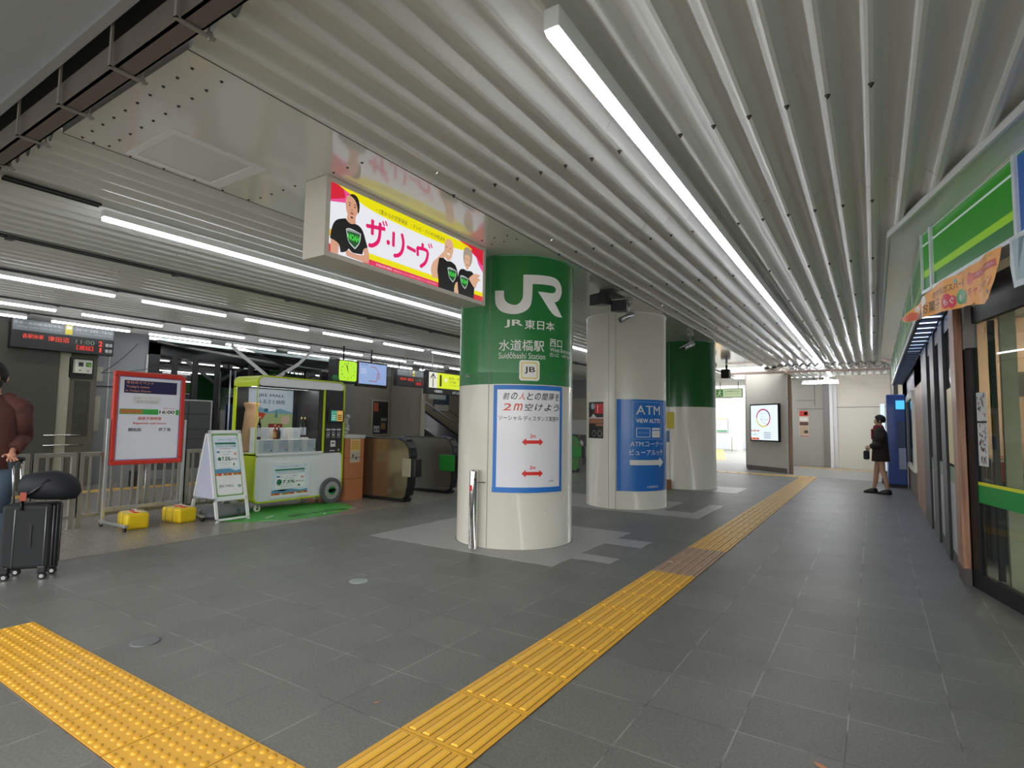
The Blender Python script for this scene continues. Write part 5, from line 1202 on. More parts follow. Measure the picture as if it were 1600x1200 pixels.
for z in (2.62, 2.57, 2.52): A.rect(9.53, z, 9.72, z+.012, 'e8f0fa')
A.line([(9.85, 2.70), (10.0, 2.70), (10.1, 2.62), (10.13, 2.55), (10.1, 2.42), (10.04, 2.34), (9.80, 2.34)], .016, 'b8443a'); A.ring(10.12, 2.48, .06, .07, .012, 'b8443a', n=20); A.build('screen_image', t)
t = thing('platform_sign', 'yellow lit platform 1 sign hanging left of the first column', 'sign', (-9.5, 11.6, 2.6))
b = MB(); b.box(-9.65, 10.74, 2.06, -9.51, 12.9, 2.66, .01); obj('case', b, t, BLACK)
b = MB(); b.tube([(-9.58, 11.0, 2.66), (-9.58, 11.0, 3.14)], .015, 8); b.tube([(-9.58, 12.6, 2.66), (-9.58, 12.6, 3.14)], .015, 8); obj('hanger', b, t, mat('b8b8b4', .4))
A = Art(onX(-9.508), .0012, .9); A.rect(10.80, 2.22, 11.13, 2.62, 'eceadc'); A.rect(11.13, 2.22, 12.86, 2.62, 'dff01e'); A.up(); A.line([(10.96, 2.25), (10.96, 2.57)], .03, '202420'); A.line([(10.87, 2.47), (10.96, 2.58), (11.05, 2.47)], .03, '202420'); A.text('1', 11.22, 2.27, .30, '20241a', w=.08, bold=.004); A.rrect(11.42, 2.40, 11.53, 2.5, .02, 'f2eed0')
A.text('新宿・中野・三鷹', 11.6, 2.47, .07, '5a6a1e', w=.9); A.text('方面', 11.6, 2.38, .06, '5a6a1e', w=.3); A.text('for Shinjuku, Nakano & Mitaka', 11.6, 2.30, .04, '6a7a2e', w=.9)
A.text('↑精算所', 11.0, 2.10, .07, 'd8dcd8', w=.34); A.text('↓きっぷ', 11.75, 2.10, .07, 'd8dcd8', w=.3); A.build('sign_face', t)
b = MB(); b.m(mat('c8ccc8', .4)); b.tube([(-10.9, 11.35, 3.19), (-10.9, 11.55, 2.63), (-10.9, 12.8, 2.95), (-10.9, 12.9, 3.19)], .012, 6); tag(obj('hanging_tape', b, None, None, (-10.9, 11.5, 2.7)), 'thin white strip dangling in front of the distant departure board', 'tape')
# wall by the gates: doors, window hatch, pillar, escalator
b = MB(); b.box(XW, 10.95, 0, XW+.06, 11.55, 2.75); struct('trim_5', b, mat('6a6a66', .5), (XW, 11.2, 0))
b = MB(); b.box(XW, 11.55, 0, XW+.02, 13.15, 2.8); struct('wall_panel', b, mat('6f6c60', .45, var=.1), (XW, 12, 0))
t = thing('service_hatch', 'framed dark service window with small papers behind the gates', 'window', (XW, 12.7, .9))
b = MB(); b.box(XW+.02, 12.30, .90, XW+.05, 13.06, 2.02); obj('frame', b, t, mat('8f8c80', .4, .4)); b = MB(); b.box(XW+.05, 12.36, .95, XW+.055, 13.0, 1.97); obj('pane', b, t, mat('161616', .08, coat=.5))
A = Art(onX(XW+.056), .001); A.rect(12.38, 1.65, 12.58, 1.93, '8a3a24'); A.rect(12.7, 1.35, 12.95, 1.45, '7a7a76'); A.rect(12.4, 1.0, 12.65, 1.2, '8f9290'); A.up(); A.rect(12.43, 1.05, 12.5, 1.12, '303434'); A.rect(12.55, 1.05, 12.62, 1.12, '303434'); A.rect(12.7, 1.1, 12.9, 1.3, '6a5634'); A.build('papers', t)
b = MB(); b.box(XW, 13.15, 0, -12.3, 13.6, 3.13); struct('trim_6', b, mat('7a776c', .5, var=.1), (XW, 13.3, 0))
b = MB(); b.box(-12.32, 13.6, 0, -12.22, 13.72, 2.9); struct('trim_7', b, mat('a4a294', .5), (-12.3, 13.6, 0))
t = thing('escalator', 'escalator with dark sides and steel handrail rising to the left behind the gates', 'escalator', (-12.5, 15.5, 0))
def slope(b, ya, za, yb_, zb, h, x0, x1): b.hexa([(x0, ya, za), (x0, yb_, zb), (x1, yb_, zb), (x1, ya, za), (x0, ya, za+h), (x0, yb_, zb+h), (x1, yb_, zb+h), (x1, ya, za+h)])
b = MB(); slope(b, 13.7, .95, 17.5, -.8, .9, -12.95, -12.9); obj('far_side_panel', b, t, mat('453e33', .6))
b = MB(); slope(b, 13.7, 1.30, 16.6, -.02, .5, -12.55, -12.50); obj('balustrade', b, t, mat('1c1e20', .2, coat=.3))
b = MB(); b.tube([(-12.5, 13.7, 1.85), (-12.5, 16.9, .40)], .035, 8); obj('handrail', b, t, BLACK)
b = MB(); b.tube([(-12.86, 13.7, 2.35), (-12.86, 17.2, .85)], .03, 8); b.tube([(-12.4, 13.7, 1.25), (-12.4, 15.6, .35)], .02, 8); obj('steel_rail', b, t, ALU)
b = MB()
for k in range(14): b.box(-12.9, 13.75+.2*k, max(0, 1.1-.1*k)-.02 if k < 11 else 0, -12.55, 13.95+.2*k, max(.05, 1.25-.1*k))
obj('steps', b, t, DARK)
b = MB(); b.box(XW, 13.6, 0, XW+.05, 20, 3.13); struct('wall_left', b, mat('857c69', .6, var=.08, vs_=1), (XW, 16, 0), None)
b = MB(); slope(b, 13.6, 2.95, 19, .45, .025, XW+.05, XW+.06); struct('trim_8', b, DARK, (XW, 15, 2))
b = MB(); b.box(XW+.06, 15.2, 1.74, XW+.08, 16.05, 2.37); b.m(mat('26384c', .3, var=.4, vs_=5)).box(XW+.08, 15.22, 1.98, XW+.085, 16.03, 2.35); b.m(mat('a8a49c', .5, var=.3, vs_=12)).box(XW+.08, 15.22, 1.76, XW+.085, 16.03, 1.98)
tag(obj('tall_poster', b, None, None, (XW, 15.6, 1.74)), 'dark blue poster on the wall above the escalator', 'poster')
b = MB(); b.box(-12.1, 13.75, 2.1, -12.08, 14.6, 2.45); b.box(-12.1, 13.8, 2.4, -12.09, 13.82, 3.16); b.box(-12.1, 14.5, 2.4, -12.09, 14.52, 3.16); tag(obj('hanging_notice', b, None, mat('8d948e', .4), (-12.1, 14.2, 2.1)), 'grey notice sheet below the distant departure board', 'notice')
# between the first two columns
b = MB(); b.box(-13.1, 20, 0, -8, 20.1, 3.13); struct('wall_hall_end', b, mat('9a9da0', .6), (-10, 20, 0))
b = MB(); b.box(-9.0, 17.3, 1.0, -7.6, 17.5, 1.5); b.m(BLACK).box(-7.9, 17.28, 1.0, -7.6, 17.3, 1.5); b.m(mat('d8a820')).box(-8.9, 17.29, 1.2, -8.75, 17.3, 1.35)
tag(obj('hall_cabinet', b, None, mat('a9aaa4', .5), (-8.3, 17.4, 1.0)), 'white box with a yellow mark seen above the green gate between columns', 'box')
b = MB(); b.box(-9.2, 17.6, 0, -7.4, 17.7, 2.25); struct('wall_hall_middle', b, mat('8c8a7a', .6), (-8.3, 17.6, 0)); b = MB(); b.box(-9.1, 17.25, .9, -7.5, 17.59, 1.0); b.box(-9.0, 17.3, 0, -7.6, 17.59, .9); tag(obj('hall_counter', b, None, mat('5a5c58', .5), (-8.3, 17.4, 0)), 'dark counter beyond the gates between the first two columns', 'counter')
b = MB(); p = [(-4.9, 8.2, 3.13), (-4.95, 8.2, 2.75), (-5.1, 8.25, 2.62), (-5.5, 8.5, 2.55), (-6.4, 9.0, 2.6)]; b.tube(p, .11, 16); tag(obj('vent_duct', b, None, mat('c4c6c4', .25, .5), (-5, 8.3, 2.6)), 'bent silver duct hanging between the first two columns', 'duct')

# ---------------------------------------------------------------- far end of the passage
Lp = Vector((-3.45, 19.25, 0)); Rp = Vector((-2.12, 18.15, 0)); du = (Rp-Lp); wl = du.length; du.normalize(); dn = Vector((du.y, -du.x, 0))
def PF(u, v, d=0): p = Lp+du*u+dn*d; return Vector((p.x, p.y, v))
def pbox(b, u0, v0, d0, u1, v1, d1): return b.hexa([PF(u0, v0, d0), PF(u1, v0, d0), PF(u1, v0, d1), PF(u0, v0, d1), PF(u0, v1, d0), PF(u1, v1, d0), PF(u1, v1, d1), PF(u0, v1, d1)])
t = thing('square_pillar', 'grey panelled square pillar carrying the lit screen at the far end', 'pillar', tuple(PF(wl/2, 0))); t['kind'] = 'structure'
b = MB(); bk = Vector((-.16, .95, 0)); q4 = [PF(0, 0), PF(wl, 0), PF(wl, 0)+bk, PF(0, 0)+bk]; b.hexa(q4+[q+Vector((0, 0, 3.12)) for q in q4]); obj('cladding', b, t, mat('d0cdc5', .5, var=.03)); b = MB(); pbox(b, 0, 0, 0, wl, .14, .01); obj('skirting', b, t, mat('6f6b66', .5)); b = MB(); pbox(b, wl-.05, 0, -.02, wl+.01, 3.0, .015); obj('corner_trim', b, t, mat('d6d8d8', .4))
t = thing('digital_signage', 'lit portrait screen with a coloured ring on the grey square pillar', 'screen', tuple(PF(wl*.5, .9)))
u0_, u1_ = wl*.14, wl*.84
b = MB(); pbox(b, u0_, .90, .01, u1_, 2.05, .07); obj('frame', b, t, BLACK)
A = Art(lambda u, v, d: PF(u, v, .0715+d), .0015, 1.1); a, c = u0_+.04, u1_-.04; cu_ = (a+c)/2-.03
A.rect(a, .94, c, 2.01, 'e6f3fa'); A.up()
A.ring(cu_, 1.62, .30, .28, .04, 'b0246a', 60, 180, 10); A.ring(cu_, 1.62, .30, .28, .04, '5a3a8a', 10, 60, 6); A.ring(cu_, 1.62, .30, .28, .04, 'c8306a', 300, 370, 8); A.ring(cu_, 1.62, .30, .28, .04, 'd8c860', 180, 300, 12)
A.ell(cu_-.02, 1.66, .08, .03, 'a8c4d0'); A.up(); A.ell(cu_-.02, 1.66, .07, .022, 'e6f3fa'); A.line([(cu_-.12, 1.60), (cu_, 1.48), (cu_+.12, 1.44)], .008, '5a7a90'); A.line([(cu_-.12, 1.60), (cu_-.02, 1.56), (cu_+.2, 1.56)], .008, '5a7a90'); A.text('Contact Lens', cu_, 1.74, .035, '8aa0b0', w=.3, al='c')
for k in range(7): A.rect(a+.02+.05*k, 1.20, a+.06+.05*k, 1.25, ['c86a5a', 'e8b08a', 'a04a6a'][k % 3]); A.rect(a+.0+.05*k, .95, a+.05+.05*k, 1.01, ['d8503c', 'e8a04a', 'b83a5a'][k % 3])
A.text('新発売', a+.08, 1.08, .05, '5a6a8a', w=.18); 
for k in range(4): A.rect(cu_+.02, 1.0+.055*k, cu_+.3, 1.02+.055*k, '7a8aa0')
A.build('screen_image', t)
b = MB(); P0 = PF(wl+.12, 0, .03); b.tube([P0, P0+Vector((0, 0, 2.85)), P0+Vector((-.12, .1, 2.98))], .055, 14); b.tube([P0+Vector((0, 0, 2.2)), P0+Vector((0, 0, 2.23))], .07, 14); tag(obj('drain_pipe', b, None, mat('b59c86', .45), (P0.x, P0.y, 0)), 'beige-pink vertical drain pipe beside the grey square pillar', 'pipe')
b = MB(); b.box(-3.8, 18.14, 2.93, .55, 18.22, 3.0); tag(obj('cross_bar', b, None, mat('cbb4ac', .4), (-1.5, 18.2, 2.95)), 'pinkish painted bar crossing the passage under the far ceiling', 'bar')
b = MB(); 
for k in range(9):
    x = -2.6+.36*k; b.tube([(x, 18.18, 3.0), (x, 18.18, 3.14)], .008, 6)
    b.tube(sag((x, 18.1, 3.12), (x+.36, 18.1, 3.12), .1), .01, 6)
tag(obj('bar_cable', b, None, WIRE, (-1, 18.1, 3.05)), 'dark looped cables hung along the pinkish cross bar', 'cable')
# far walls
b = MB(); b.box(-3.6, 22.4, 0, -1.45, 22.5, 3.13); b.box(-3.6, 19.9, 0, -3.5, 22.4, 3.13); struct('wall_far', b, mat('a3a198', .6), (-2, 22.4, 0))
b = MB(); b.box(-2.3, 22.38, 2.3, -1.75, 22.4, 2.32); b.box(-1.76, 22.38, 2.1, -1.74, 22.4, 3.13); b.box(-2.3, 22.38, 2.0, -1.45, 22.4, 2.02); struct('trim_9', b, mat('6a6862', .5), (-2, 22.4, 2))
b = MB(); b.box(-1.47, 22.0, 0, -1.26, 22.4, 2.9); struct('trim_10', b, mat('777570', .5), (-1.4, 22.2, 0))
b = MB(); b.box(-1.27, 21.9, 0, -1.17, 22.0, 3.1); b.box(-1.10, 21.88, 0, -1.05, 22.05, 3.1); b.box(-1.2, 22.05, 0, -1.0, 22.1, 3.1); struct('trim_11', b, mat('dcdcda', .4), (-1.2, 22, 0))
t = thing('shutter_wall', 'wide off-white closed panel wall at the far end of the passage', 'wall panel', (-.2, 21.6, 0)); t['kind'] = 'structure'
def fwp(u, v): return Vector((-1.08+u*.985, 21.95-u*.17*2.2/2, v))
b = MB()
def fbox(b, u0, v0, u1, v1, d=.1): 
    q = Vector((.17, .985, 0))*d; b.hexa([fwp(u0, v0), fwp(u1, v0), fwp(u1, v0)+q, fwp(u0, v0)+q, fwp(u0, v1), fwp(u1, v1), fwp(u1, v1)+q, fwp(u0, v1)+q])
fbox(b, 0, 0, 2.3, 2.04); obj('lower_panel', b, t, mat('c9c7ba', .5, var=.03, vs_=1.5)); b = MB(); fbox(b, 0, 2.06, 2.3, 3.13); obj('upper_panel', b, t, mat('cdc6b8', .5, var=.03, vs_=1.5)); b = MB(); fbox(b, 0, 2.04, 2.3, 2.06, .12); obj('joint', b, t, mat('55524c', .6))
b = MB(); b.box(-2.25, 22.375, 1.03, -1.95, 22.39, 1.95); fp = tag(obj('tall_poster', b, None, mat('cfc8b8', .5), (-2.1, 22.38, 1)), 'tall red-topped poster on the grey wall beside the drain pipe', 'poster')
A = Art(onY(22.374), .001); A.rect(-2.24, 1.75, -1.96, 1.94, 'c83a2c'); A.ell(-2.04, 1.85, .06, .06, 'd8a040'); A.rect(-2.24, 1.42, -1.96, 1.55, '5a3a30'); A.rect(-2.24, 1.1, -1.96, 1.4, 'b09a80'); A.rect(-2.24, 1.04, -1.96, 1.07, '9a3a2c'); A.up(); A.rect(-2.22, 1.6, -2.0, 1.7, 'e0e0dc'); A.rect(-2.1, 1.15, -1.98, 1.25, '3c3430'); A.build('print', fp)
b = MB(); b.box(.46, 18.3, 0, .56, 22, 3.1); struct('wall_right', b, mat('84817c', .55), (.5, 20, 0))
# outdoors beyond the third column
b = MB(); b.box(-12, 36, 0, -7.25, 36.2, 3.3); struct('wall_outer', b, mat('b9bdc2', .6), (-9, 36, 0)); b = MB(); b.box(-7.35, 35.9, 0, -6.95, 36, 2.9); b.m(mat('8a8f96')).box(-7.42, 35.92, 0, -7.35, 36, 2.9); struct('trim_12', b, mat('e2e2da', .5), (-7, 36, 0))
b = MB(); b.box(-6.95, 37.5, 0, -5.0, 37.6, 3.3); struct('wall_outer', b, mat('dfe4ea', .5), (-6, 37.5, 0))
b = MB(); b.box(-6.2, 34.8, 0, -5.4, 36.2, 3.2); struct('trim_13', b, mat('6d3a40', .5), (-6, 35, 0))
b = MB(); b.box(-8.2, 35.93, 1.05, -7.55, 35.97, 1.95); sgn = tag(obj('store_poster', b, None, mat('dcd8d2', .5), (-7.9, 35.9, 1)), 'pale poster with green foot on the distant outer wall', 'poster'); A = Art(onY(35.925), .002); A.rect(-8.18, 1.07, -7.57, 1.15, '2f8a60'); A.rect(-8.18, 1.8, -7.57, 1.93, 'e8b4a0'); A.text('お知らせ', -8.1, 1.45, .1, '3a3a40', w=.45); A.build('print', sgn)
b = MB(); b.tube([(-6.7, 33, 0), (-6.7, 33, .8), (-6.6, 33, .86), (-6.1, 33, .86)], .035, 8); tag(obj('loop_rail', b, None, mat('b9bcc0', .4), (-6.7, 33, 0)), 'low grey loop rail outside beyond the third column', 'rail')
b = MB(); b.box(-13, 20.4, 3.0, -4.2, 38, 3.2) if 0 else b.box(-13.4, 22.7, 3.16, -4.0, 26, 3.25); struct('ceiling', b, mat('c9ccd0', .4), (-8, 24, 3.16))
t = thing('exit_sign', 'pale green emergency exit sign hanging beyond the third column', 'sign', (-4.9, 24, 2.8))
b = MB(); b.box(-5.75, 23.95, 2.52, -4.42, 24.05, 2.90); obj('case', b, t, mat('7f8a78', .4)); b = MB(); b.tube([(-5.3, 24, 2.9), (-5.3, 24, 3.16)], .015, 6); b.tube([(-4.6, 24, 2.9), (-4.6, 24, 3.16)], .015, 6); obj('hanger', b, t, DARK)
A = Art(onY(23.945), .002, .7); A.rect(-5.72, 2.55, -4.46, 2.87, 'd6e8b8'); A.up(); A.rect(-5.45, 2.57, -5.18, 2.85, '3a7a3c'); A.up(); A.ell(-5.30, 2.79, .03, .03, 'd6e8b8'); A.line([(-5.31, 2.77), (-5.33, 2.68), (-5.40, 2.61)], .03, 'd6e8b8'); A.line([(-5.33, 2.68), (-5.25, 2.62)], .03, 'd6e8b8'); A.line([(-5.39, 2.74), (-5.24, 2.73)], .025, 'd6e8b8'); A.text('水道橋駅前出口', -5.12, 2.75, .07, '4a6a48', w=.6); A.text('Emergency Exit', -5.12, 2.66, .05, '6a8a68', w=.6); A.build('face', t)
b = MB(); b.m(glass('ccd2d6', .4, .1, .8)); 
for c_, r_ in (((-4.3, 15.3, 2.9), (.42, .3, .2)), ((-4.05, 15.1, 2.7), (.3, .25, .28)), ((-3.75, 15.3, 2.95), (.3, .3, .15))): b.ball(c_, *r_, 14, 8)
tag(obj('plastic_sheet', b, None, mat('a9adb0', .3, var=.2), (-4.1, 15.2, 2.9)), 'bulging crumpled plastic-wrapped bundle under the ceiling beyond the third column', 'plastic sheet')
b = MB(); b.tube([(-3.55, 16.9, 3.12), (-3.55, 16.9, 2.98)], .03, 8); b.box(-3.68, 16.75, 2.72, -3.45, 17.0, 2.98, .02); tag(obj('ceiling_lamp', b, None, BLACK, (-3.55, 16.9, 2.8)), 'small black fitting on the ceiling just left of the grey square pillar', 'fitting')

# ---------------------------------------------------------------- suitcase and bag
t = thing('suitcase', 'black soft suitcase with silver piping and four spinner wheels', 'suitcase', (-5.84, 1.80, 0), R(-40))
BK = mat('17191c', .75, var=.2, vs_=30)
b = MB(); b.box(-.11, -.17, .085, .11, .17, .60, .03, 3); obj('shell', b, t, BK, local=True)
def piping(y, z0=.10, z1=.585): return [(.112, y, z0), (.112, y, z1-.03), (.09, y*.98, z1), (-.05, y*.98, z1+.012)]
b = MB(); b.tube(piping(-.075), .0035, 6); b.tube([(.113, .135, .12), (.113, .135, .58)], .004, 6); b.tube([(.08, .172, .10), (.08, .172, .585)], .004, 6); b.tube([(.02, .172, .10), (.02, .172, .585)], .004, 6); b.tube([(-.05, .172, .10), (-.05, .172, .585)], .004, 6); obj('piping', b, t, mat('8d9092', .35, .5), local=True)
b = MB(); b.box(.112, .03, .26, .116, .045, .44); b.box(.112, -.16, .085, .118, -.12, .12); obj('zipper', b, t, mat('0c0c0d', .5), local=True)
for sx_ in (-1, 1):
    for sy_ in (-1, 1):
        x, y = .085*sx_, .125*sy_; b = MB(); b.m(BLACK).box(x-.03, y-.03, .05, x+.03, y+.03, .11, .01); b.m(RUBBER); b.tube([(x-.016, y, .027), (x+.016, y, .027)], .027, 16); b.m(CHROME); b.tube([(x-.018, y, .027), (x+.018, y, .027)], .015, 12); obj('spinner_wheel', b, t, local=True)
for yy in (-.165, -.11): b = MB(); b.tube([(-.06, yy, .58), (-.06, yy-.03, .955)], .009, 8); obj('trolley_pole', b, t, CHROME, local=True)
b = MB(); b.tube([(-.06, -.225, .955), (-.06, -.115, .955)], .017, 10); obj('grip', b, t, BLACK, local=True)
t = thing('duffel_bag', 'dark navy holdall resting on top of the black suitcase', 'bag', (-5.80, 1.86, .61), R(-40))
NV = mat('14161f', .7, var=.25, vs_=14)
b = MB(); L = []
for y, s, dz_ in ((-.18, .25, .02), (-.15, .8, .01), (-.06, 1.0, .01), (.06, 1.05, .01), (.14, .98, .0), (.21, .72, -.02), (.24, .2, -.03)):
    L.append([(.13*s*math.cos(R(a))*(1+.05*math.sin(3*R(a)+y*20)), y, .110+dz_+(.115*s)*math.sin(R(a))*(1.1 if a < 180 else .9)) for a in range(0, 360, 20)])
b.loft(L); obj('body', b, t, NV, local=True)
b = MB(); b.tube([(.10, -.10, .05), (.14, -.02, .10), (.12, .06, .18), (.0, .10, .215)], .012, 8); b.tube([(.08, -.12, .03), (.13, -.1, -.05), (.10, -.14, -.06)], .012, 8); obj('strap', b, t, BLACK, local=True); b = MB(); b.tube([(.05, -.10, .18), (.02, -.02, .215), (.0, .06, .22)], .008, 8); obj('piping', b, t, mat('4a2e2a', .6), local=True)
b = MB(); b.box(.135, -.115, .02, .142, -.07, .09, .003); obj('luggage_tag', b, t, mat('9a3c24', .5), local=True)

# ---------------------------------------------------------------- people
def skin_mesh(name, J, E, root, mt, parent, sub=2):
    me = bpy.data.meshes.new('s'); me.from_pydata([j[0] for j in J], E, []); o = bpy.data.objects.new('s', me); C.objects.link(o)
    o.modifiers.new('k', 'SKIN'); 
    if not me.skin_vertices: me.attributes  # layer is created with the modifier below
    if not me.skin_vertices:
        bpy.context.view_layer.objects.active = o; bpy.ops.object.select_all(action='DESELECT'); o.select_set(True); bpy.ops.mesh.customdata_skin_add()
    for i, j in enumerate(J):
        r = j[1]; r = (r, r) if isinstance(r, (int, float)) else r
        me.skin_vertices[0].data[i].radius = r; me.skin_vertices[0].data[i].use_root = (i == root)
    m = o.modifiers.new('s', 'SUBSURF'); m.levels = sub; m.render_levels = sub
    dg = bpy.context.evaluated_depsgraph_get(); dg.update()
    r = bpy.data.meshes.new_from_object(o.evaluated_get(dg), depsgraph=dg); bpy.data.objects.remove(o)
    for p in r.polygons: p.use_smooth = True
    r.materials.clear(); r.materials.append(mt); n = bpy.data.objects.new(name, r); C.objects.link(n); n.parent = parent; return n
def finger_set(J, E, w, d, side, k=.0):     # wrist index w, direction of the hand d, thumb side
    base = Vector(J[w][0]); d = Vector(d).normalized(); s = Vector(side).normalized(); n = d.cross(s)
    palm = len(J); J.append((base+d*.05, (.034, .018))); E.append((w, palm))
    for i, (o_, l) in enumerate(((-.03, .062), (-.01, .075), (.012, .07), (.03, .055))):
        a = len(J); J.append((base+d*.088+s*o_, .009)); E.append((palm, a)); J.append((base+d*(.088+l*.5)+s*o_+n*(.01+k), .008)); E.append((a, a+1)); J.append((base+d*(.088+l*(.9-k*8))+s*o_+n*(.03+k*2), .0065)); E.append((a+1, a+2))
    a = len(J); J.append((base+d*.035-s*.045, .011)); E.append((palm, a)); J.append((base+d*.075-s*.062+n*.02, .009)); E.append((a, a+1))
def person(loc, rz, label, H, skinc, pose):
    t = thing('person', label, 'person', loc, rz)
    s = H/1.6; v = lambda *p: Vector(p)*s
    J = [(v(0, 0, .90), .12*s), (v(0, .01, 1.08), (.125*s, .09*s)), (v(0, .0, 1.24), (.14*s, .095*s)), (v(0, -.005, 1.32), (.08*s, .07*s)), (v(0, -.01, 1.37), .05*s), (v(0, -.015, 1.43), (.055*s, .062*s)), (v(0, -.012, 1.50), (.072*s, .088*s)), (v(0, -.005, 1.56), (.055*s, .066*s))]
    E = [(0, 1), (1, 2), (2, 3), (3, 4), (4, 5), (5, 6), (6, 7)]
    for sd, P in ((1, pose['armR']), (-1, pose['armL'])):
        a = len(J); J.append((v(.14*sd, 0, 1.26), .036*s)); E.append((2, a)); J.append((v(*P[0]), .026*s)); E.append((a, a+1)); J.append((v(*P[1]), .021*s)); E.append((a+1, a+2))
        finger_set(J, E, a+2, v(*P[2]), v(*P[3]), .008)
    for sd, P in ((1, pose['legR']), (-1, pose['legL'])):
        a = len(J); J.append((v(.08*sd, 0, .84), .082*s)); E.append((0, a)); J.append((v(*P[0]), .055*s)); E.append((a, a+1)); q = Vector(P[0])*.45+Vector(P[1])*.55; J.append((v(q.x, q.y+.012, q.z), .052*s)); E.append((a+1, a+2)); J.append((v(*P[1]), .034*s)); E.append((a+2, a+3))
        f = Vector(P[1]); J.append((v(f.x, f.y-.06, .035), .03*s)); E.append((a+3, a+4)); J.append((v(f.x, f.y-.14, .028), .026*s)); E.append((a+4, a+5))
    # nose
    a = len(J); J.append((v(0, -.10, 1.475), .013*s)); E.append((6, a))
    body = skin_mesh('body', J, E, 0, mat(skinc, .5, var=.04), t)
    b = MB()
    for sd in (-1, 1): b.m(mat('f2efe9')).ball(v(.03*sd, -.083, 1.505), .013*s, .008*s, .008*s, 10, 6); b.m(mat('201510')).ball(v(.03*sd, -.09, 1.505), .006*s, .004*s, .006*s, 8, 5)
    obj('eyes', b, t, local=True)
    b = MB()
    for sd in (-1, 1): b.ball(v(.077*sd, .005, 1.487), .010*s, .018*s, .03*s, 8, 6)
    obj('ears', b, t, mat(skinc, .5), local=True)
    b = MB(); b.ball(v(0, -.083, 1.435), .024*s, .008*s, .006*s, 10, 6); obj('mouth', b, t, mat('9a4a44', .5), local=True)
    return t, s
def hair(t, s, c, down=.0, cap=False):
    b = MB(); L = []
    for k in range(9):
        ph = R(-20-down*60+ (110+down*60)*k/8); z = 1.515+.105*math.sin(ph); r = math.cos(ph)
        L.append([Vector(((.088*r+.0)*math.cos(R(a)), .008+.105*r*math.sin(R(a))*(1 if math.sin(R(a)) > -.2 else (.72 if z < 1.55 else 1)), z))*s for a in range(0, 360, 20)])
    b.loft(L); obj('hair', b, t, mat(c, .6, var=.2, vs_=60), local=True)
def tubeloft(rings, n=16):   # rings: centre, rx, ry
    return [[(c[0]+rx*math.cos(2*PI*k/n), c[1]+ry*math.sin(2*PI*k/n), c[2]) for k in range(n)] for c, rx, ry in rings]
def limb(b, pts, rs):
    for (p, r), (q, t_) in zip(list(zip(pts, rs)), list(zip(pts, rs))[1:]): b.tube([Vector(p), Vector(q)], [r, t_], 16)
    for p, r in list(zip(pts, rs))[:-1]: b.ball(p, r*1.005, u=16, v=10)
# far woman in profile, facing left (-X): local -Y is forward
pose = dict(armR=[(.20, -.01, 1.03), (.12, -.17, .945), (-.8, -.35, -.1), (0, .2, 1)], armL=[(-.20, -.01, 1.03), (-.12, -.17, .945), (.8, -.35, -.1), (0, .2, 1)],
            legR=[(.07, .03, .46), (.08, .10, .08)], legL=[(-.07, -.08, .46), (-.08, -.14, .08)])
t, s = person((.09, 13.86, 0), -PI/2, 'person in a dark brown coat and red scarf standing in profile before the blue machine', 1.60, 'c49a80', pose)
hair(t, s, '14110f', .3)
b = MB(); b.m(mat('2d2620', .8, var=.15))
b.loft([[(x*s, y*s, z*s) for x, y, z in r] for r in tubeloft([((0, .0, .66), .185, .16), ((0, 0, .75), .18, .155), ((0, .0, .95), .165, .14), ((0, 0, 1.12), .165, .135), ((0, 0, 1.25), .185, .125), ((0, 0, 1.31), .12, .09), ((0, -.005, 1.35), .07, .07)])])
obj('coat', b, t, local=True)
b = MB()
for sd in (-1, 1): limb(b, [(.11*sd*s, 0, 1.31*s), (.17*sd*s, 0, 1.25*s), (.20*sd*s, -.01*s, 1.03*s), (.13*sd*s, -.155*s, .95*s)], [.06*s, .092*s, .084*s, .056*s])
obj('sleeves', b, t, mat('2d2620', .8, var=.15), local=True)
b = MB(); b.m(mat('8c2230', .8, var=.15)); b.loft([[(x*s, y*s, z*s) for x, y, z in r] for r in tubeloft([((0, -.01, 1.30), .11, .10), ((0, -.02, 1.34), .10, .10), ((0, -.02, 1.40), .075, .08)])]); b.box(-.05*s, -.155*s, 1.10*s, .04*s, -.11*s, 1.32*s, .02); obj('scarf', b, t, local=True)
b = MB(); b.m(BLACK)
for sd, yy in ((1, .10), (-1, -.14)): b.loft([[(x*s, y*s, z*s) for x, y, z in r] for r in tubeloft([((.08*sd, yy-.05, .0), .045, .125), ((.08*sd, yy-.05, .03), .048, .13), ((.08*sd, yy-.02, .07), .042, .09), ((.08*sd, yy+.005, .10), .038, .045)])])
obj('shoes', b, t, local=True)
b = MB(); b.box(-.13, -.30, .69, .13, -.19, .87, .03); b.tube([(-.09, -.24, .86), (-.07, -.235, .92), (.07, -.235, .92), (.09, -.24, .86)], .010, 8); 
hb_ = obj('hand_bag', b, None, mat('14141c', .6)); hb_.location = (.09, 13.86, 0); hb_.rotation_euler = (0, 0, -PI/2); tag(hb_, 'dark handbag held in front by the person in the brown coat', 'bag')
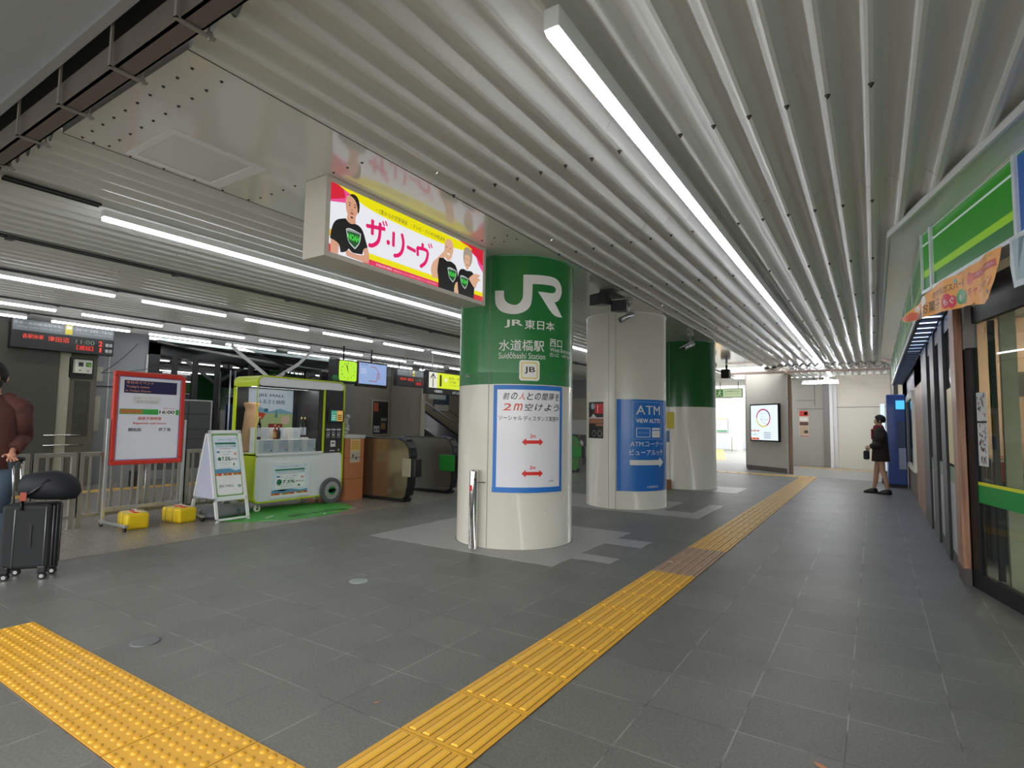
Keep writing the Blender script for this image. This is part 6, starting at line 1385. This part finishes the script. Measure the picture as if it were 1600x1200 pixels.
# near person at the left edge
pose = dict(armR=[(.185, .05, 1.04), (.15, -.09, .93), (.1, -.6, -.6), (1, .2, 0)], armL=[(-.20, .02, 1.03), (-.20, -.08, .80), (0, -.2, -1), (0, 1, 0)],
            legR=[(.08, -.02, .47), (.09, .03, .08)], legL=[(-.08, -.02, .47), (-.09, .03, .08)])
t, s = person((-6.18, 1.57, 0), R(68), 'person in brown jacket and jeans at the left edge, holding the suitcase', 1.75, 'c08a70', pose)
hair(t, s, '15110e', .2)
b = MB(); b.m(mat('55302a', .8, var=.12)); b.loft([[(x*s, y*s, z*s) for x, y, z in r] for r in tubeloft([((0, .0, .80), .175, .145), ((0, 0, .95), .165, .14), ((0, 0, 1.12), .17, .14), ((0, 0, 1.25), .19, .13), ((0, 0, 1.31), .12, .09), ((0, -.005, 1.36), .075, .075)])]); obj('jacket', b, t, local=True)
b = MB(); b.m(mat('55302a', .8, var=.12)); limb(b, [(.10*s, 0, 1.32*s), (.165*s, 0, 1.25*s), (.185*s, .05*s, 1.04*s), (.153*s, -.07*s, .94*s)], [.06*s, .085*s, .07*s, .05*s]); limb(b, [(-.10*s, 0, 1.32*s), (-.165*s, 0, 1.25*s), (-.20*s, .02*s, 1.03*s), (-.20*s, -.06*s, .84*s)], [.06*s, .09*s, .08*s, .055*s]); obj('sleeves', b, t, local=True)
b = MB(); b.m(mat('4a5a6c', .8, var=.12))
for sd in (-1, 1): limb(b, [(.075*sd*s, 0, .92*s), (.08*sd*s, -.01*s, .84*s), (.08*sd*s, -.02*s, .47*s), (.09*sd*s, .03*s, .07*s)], [.09*s, .098*s, .072*s, .06*s])
b.loft([[(x*s, y*s, z*s) for x, y, z in r] for r in tubeloft([((0, 0, .80), .165, .12), ((0, 0, .95), .155, .12)])]); obj('jeans', b, t, local=True)
b = MB(); b.m(DARK)
for sd in (-1, 1): b.loft([[(x*s, y*s, z*s) for x, y, z in r] for r in tubeloft([((.09*sd, -.03, .0), .048, .135), ((.09*sd, -.03, .035), .05, .14), ((.09*sd, .0, .08), .045, .09), ((.09*sd, .02, .11), .04, .05)])])
obj('shoes', b, t, local=True)
b = MB(); b.m(mat('23201f', .7)); b.loft([[(x*s, y*s, z*s) for x, y, z in r] for r in tubeloft([((0, -.045, 1.40), .045, .04), ((0, -.05, 1.43), .062, .055), ((0, -.055, 1.47), .068, .06)])]); obj('face_mask', b, t, local=True)
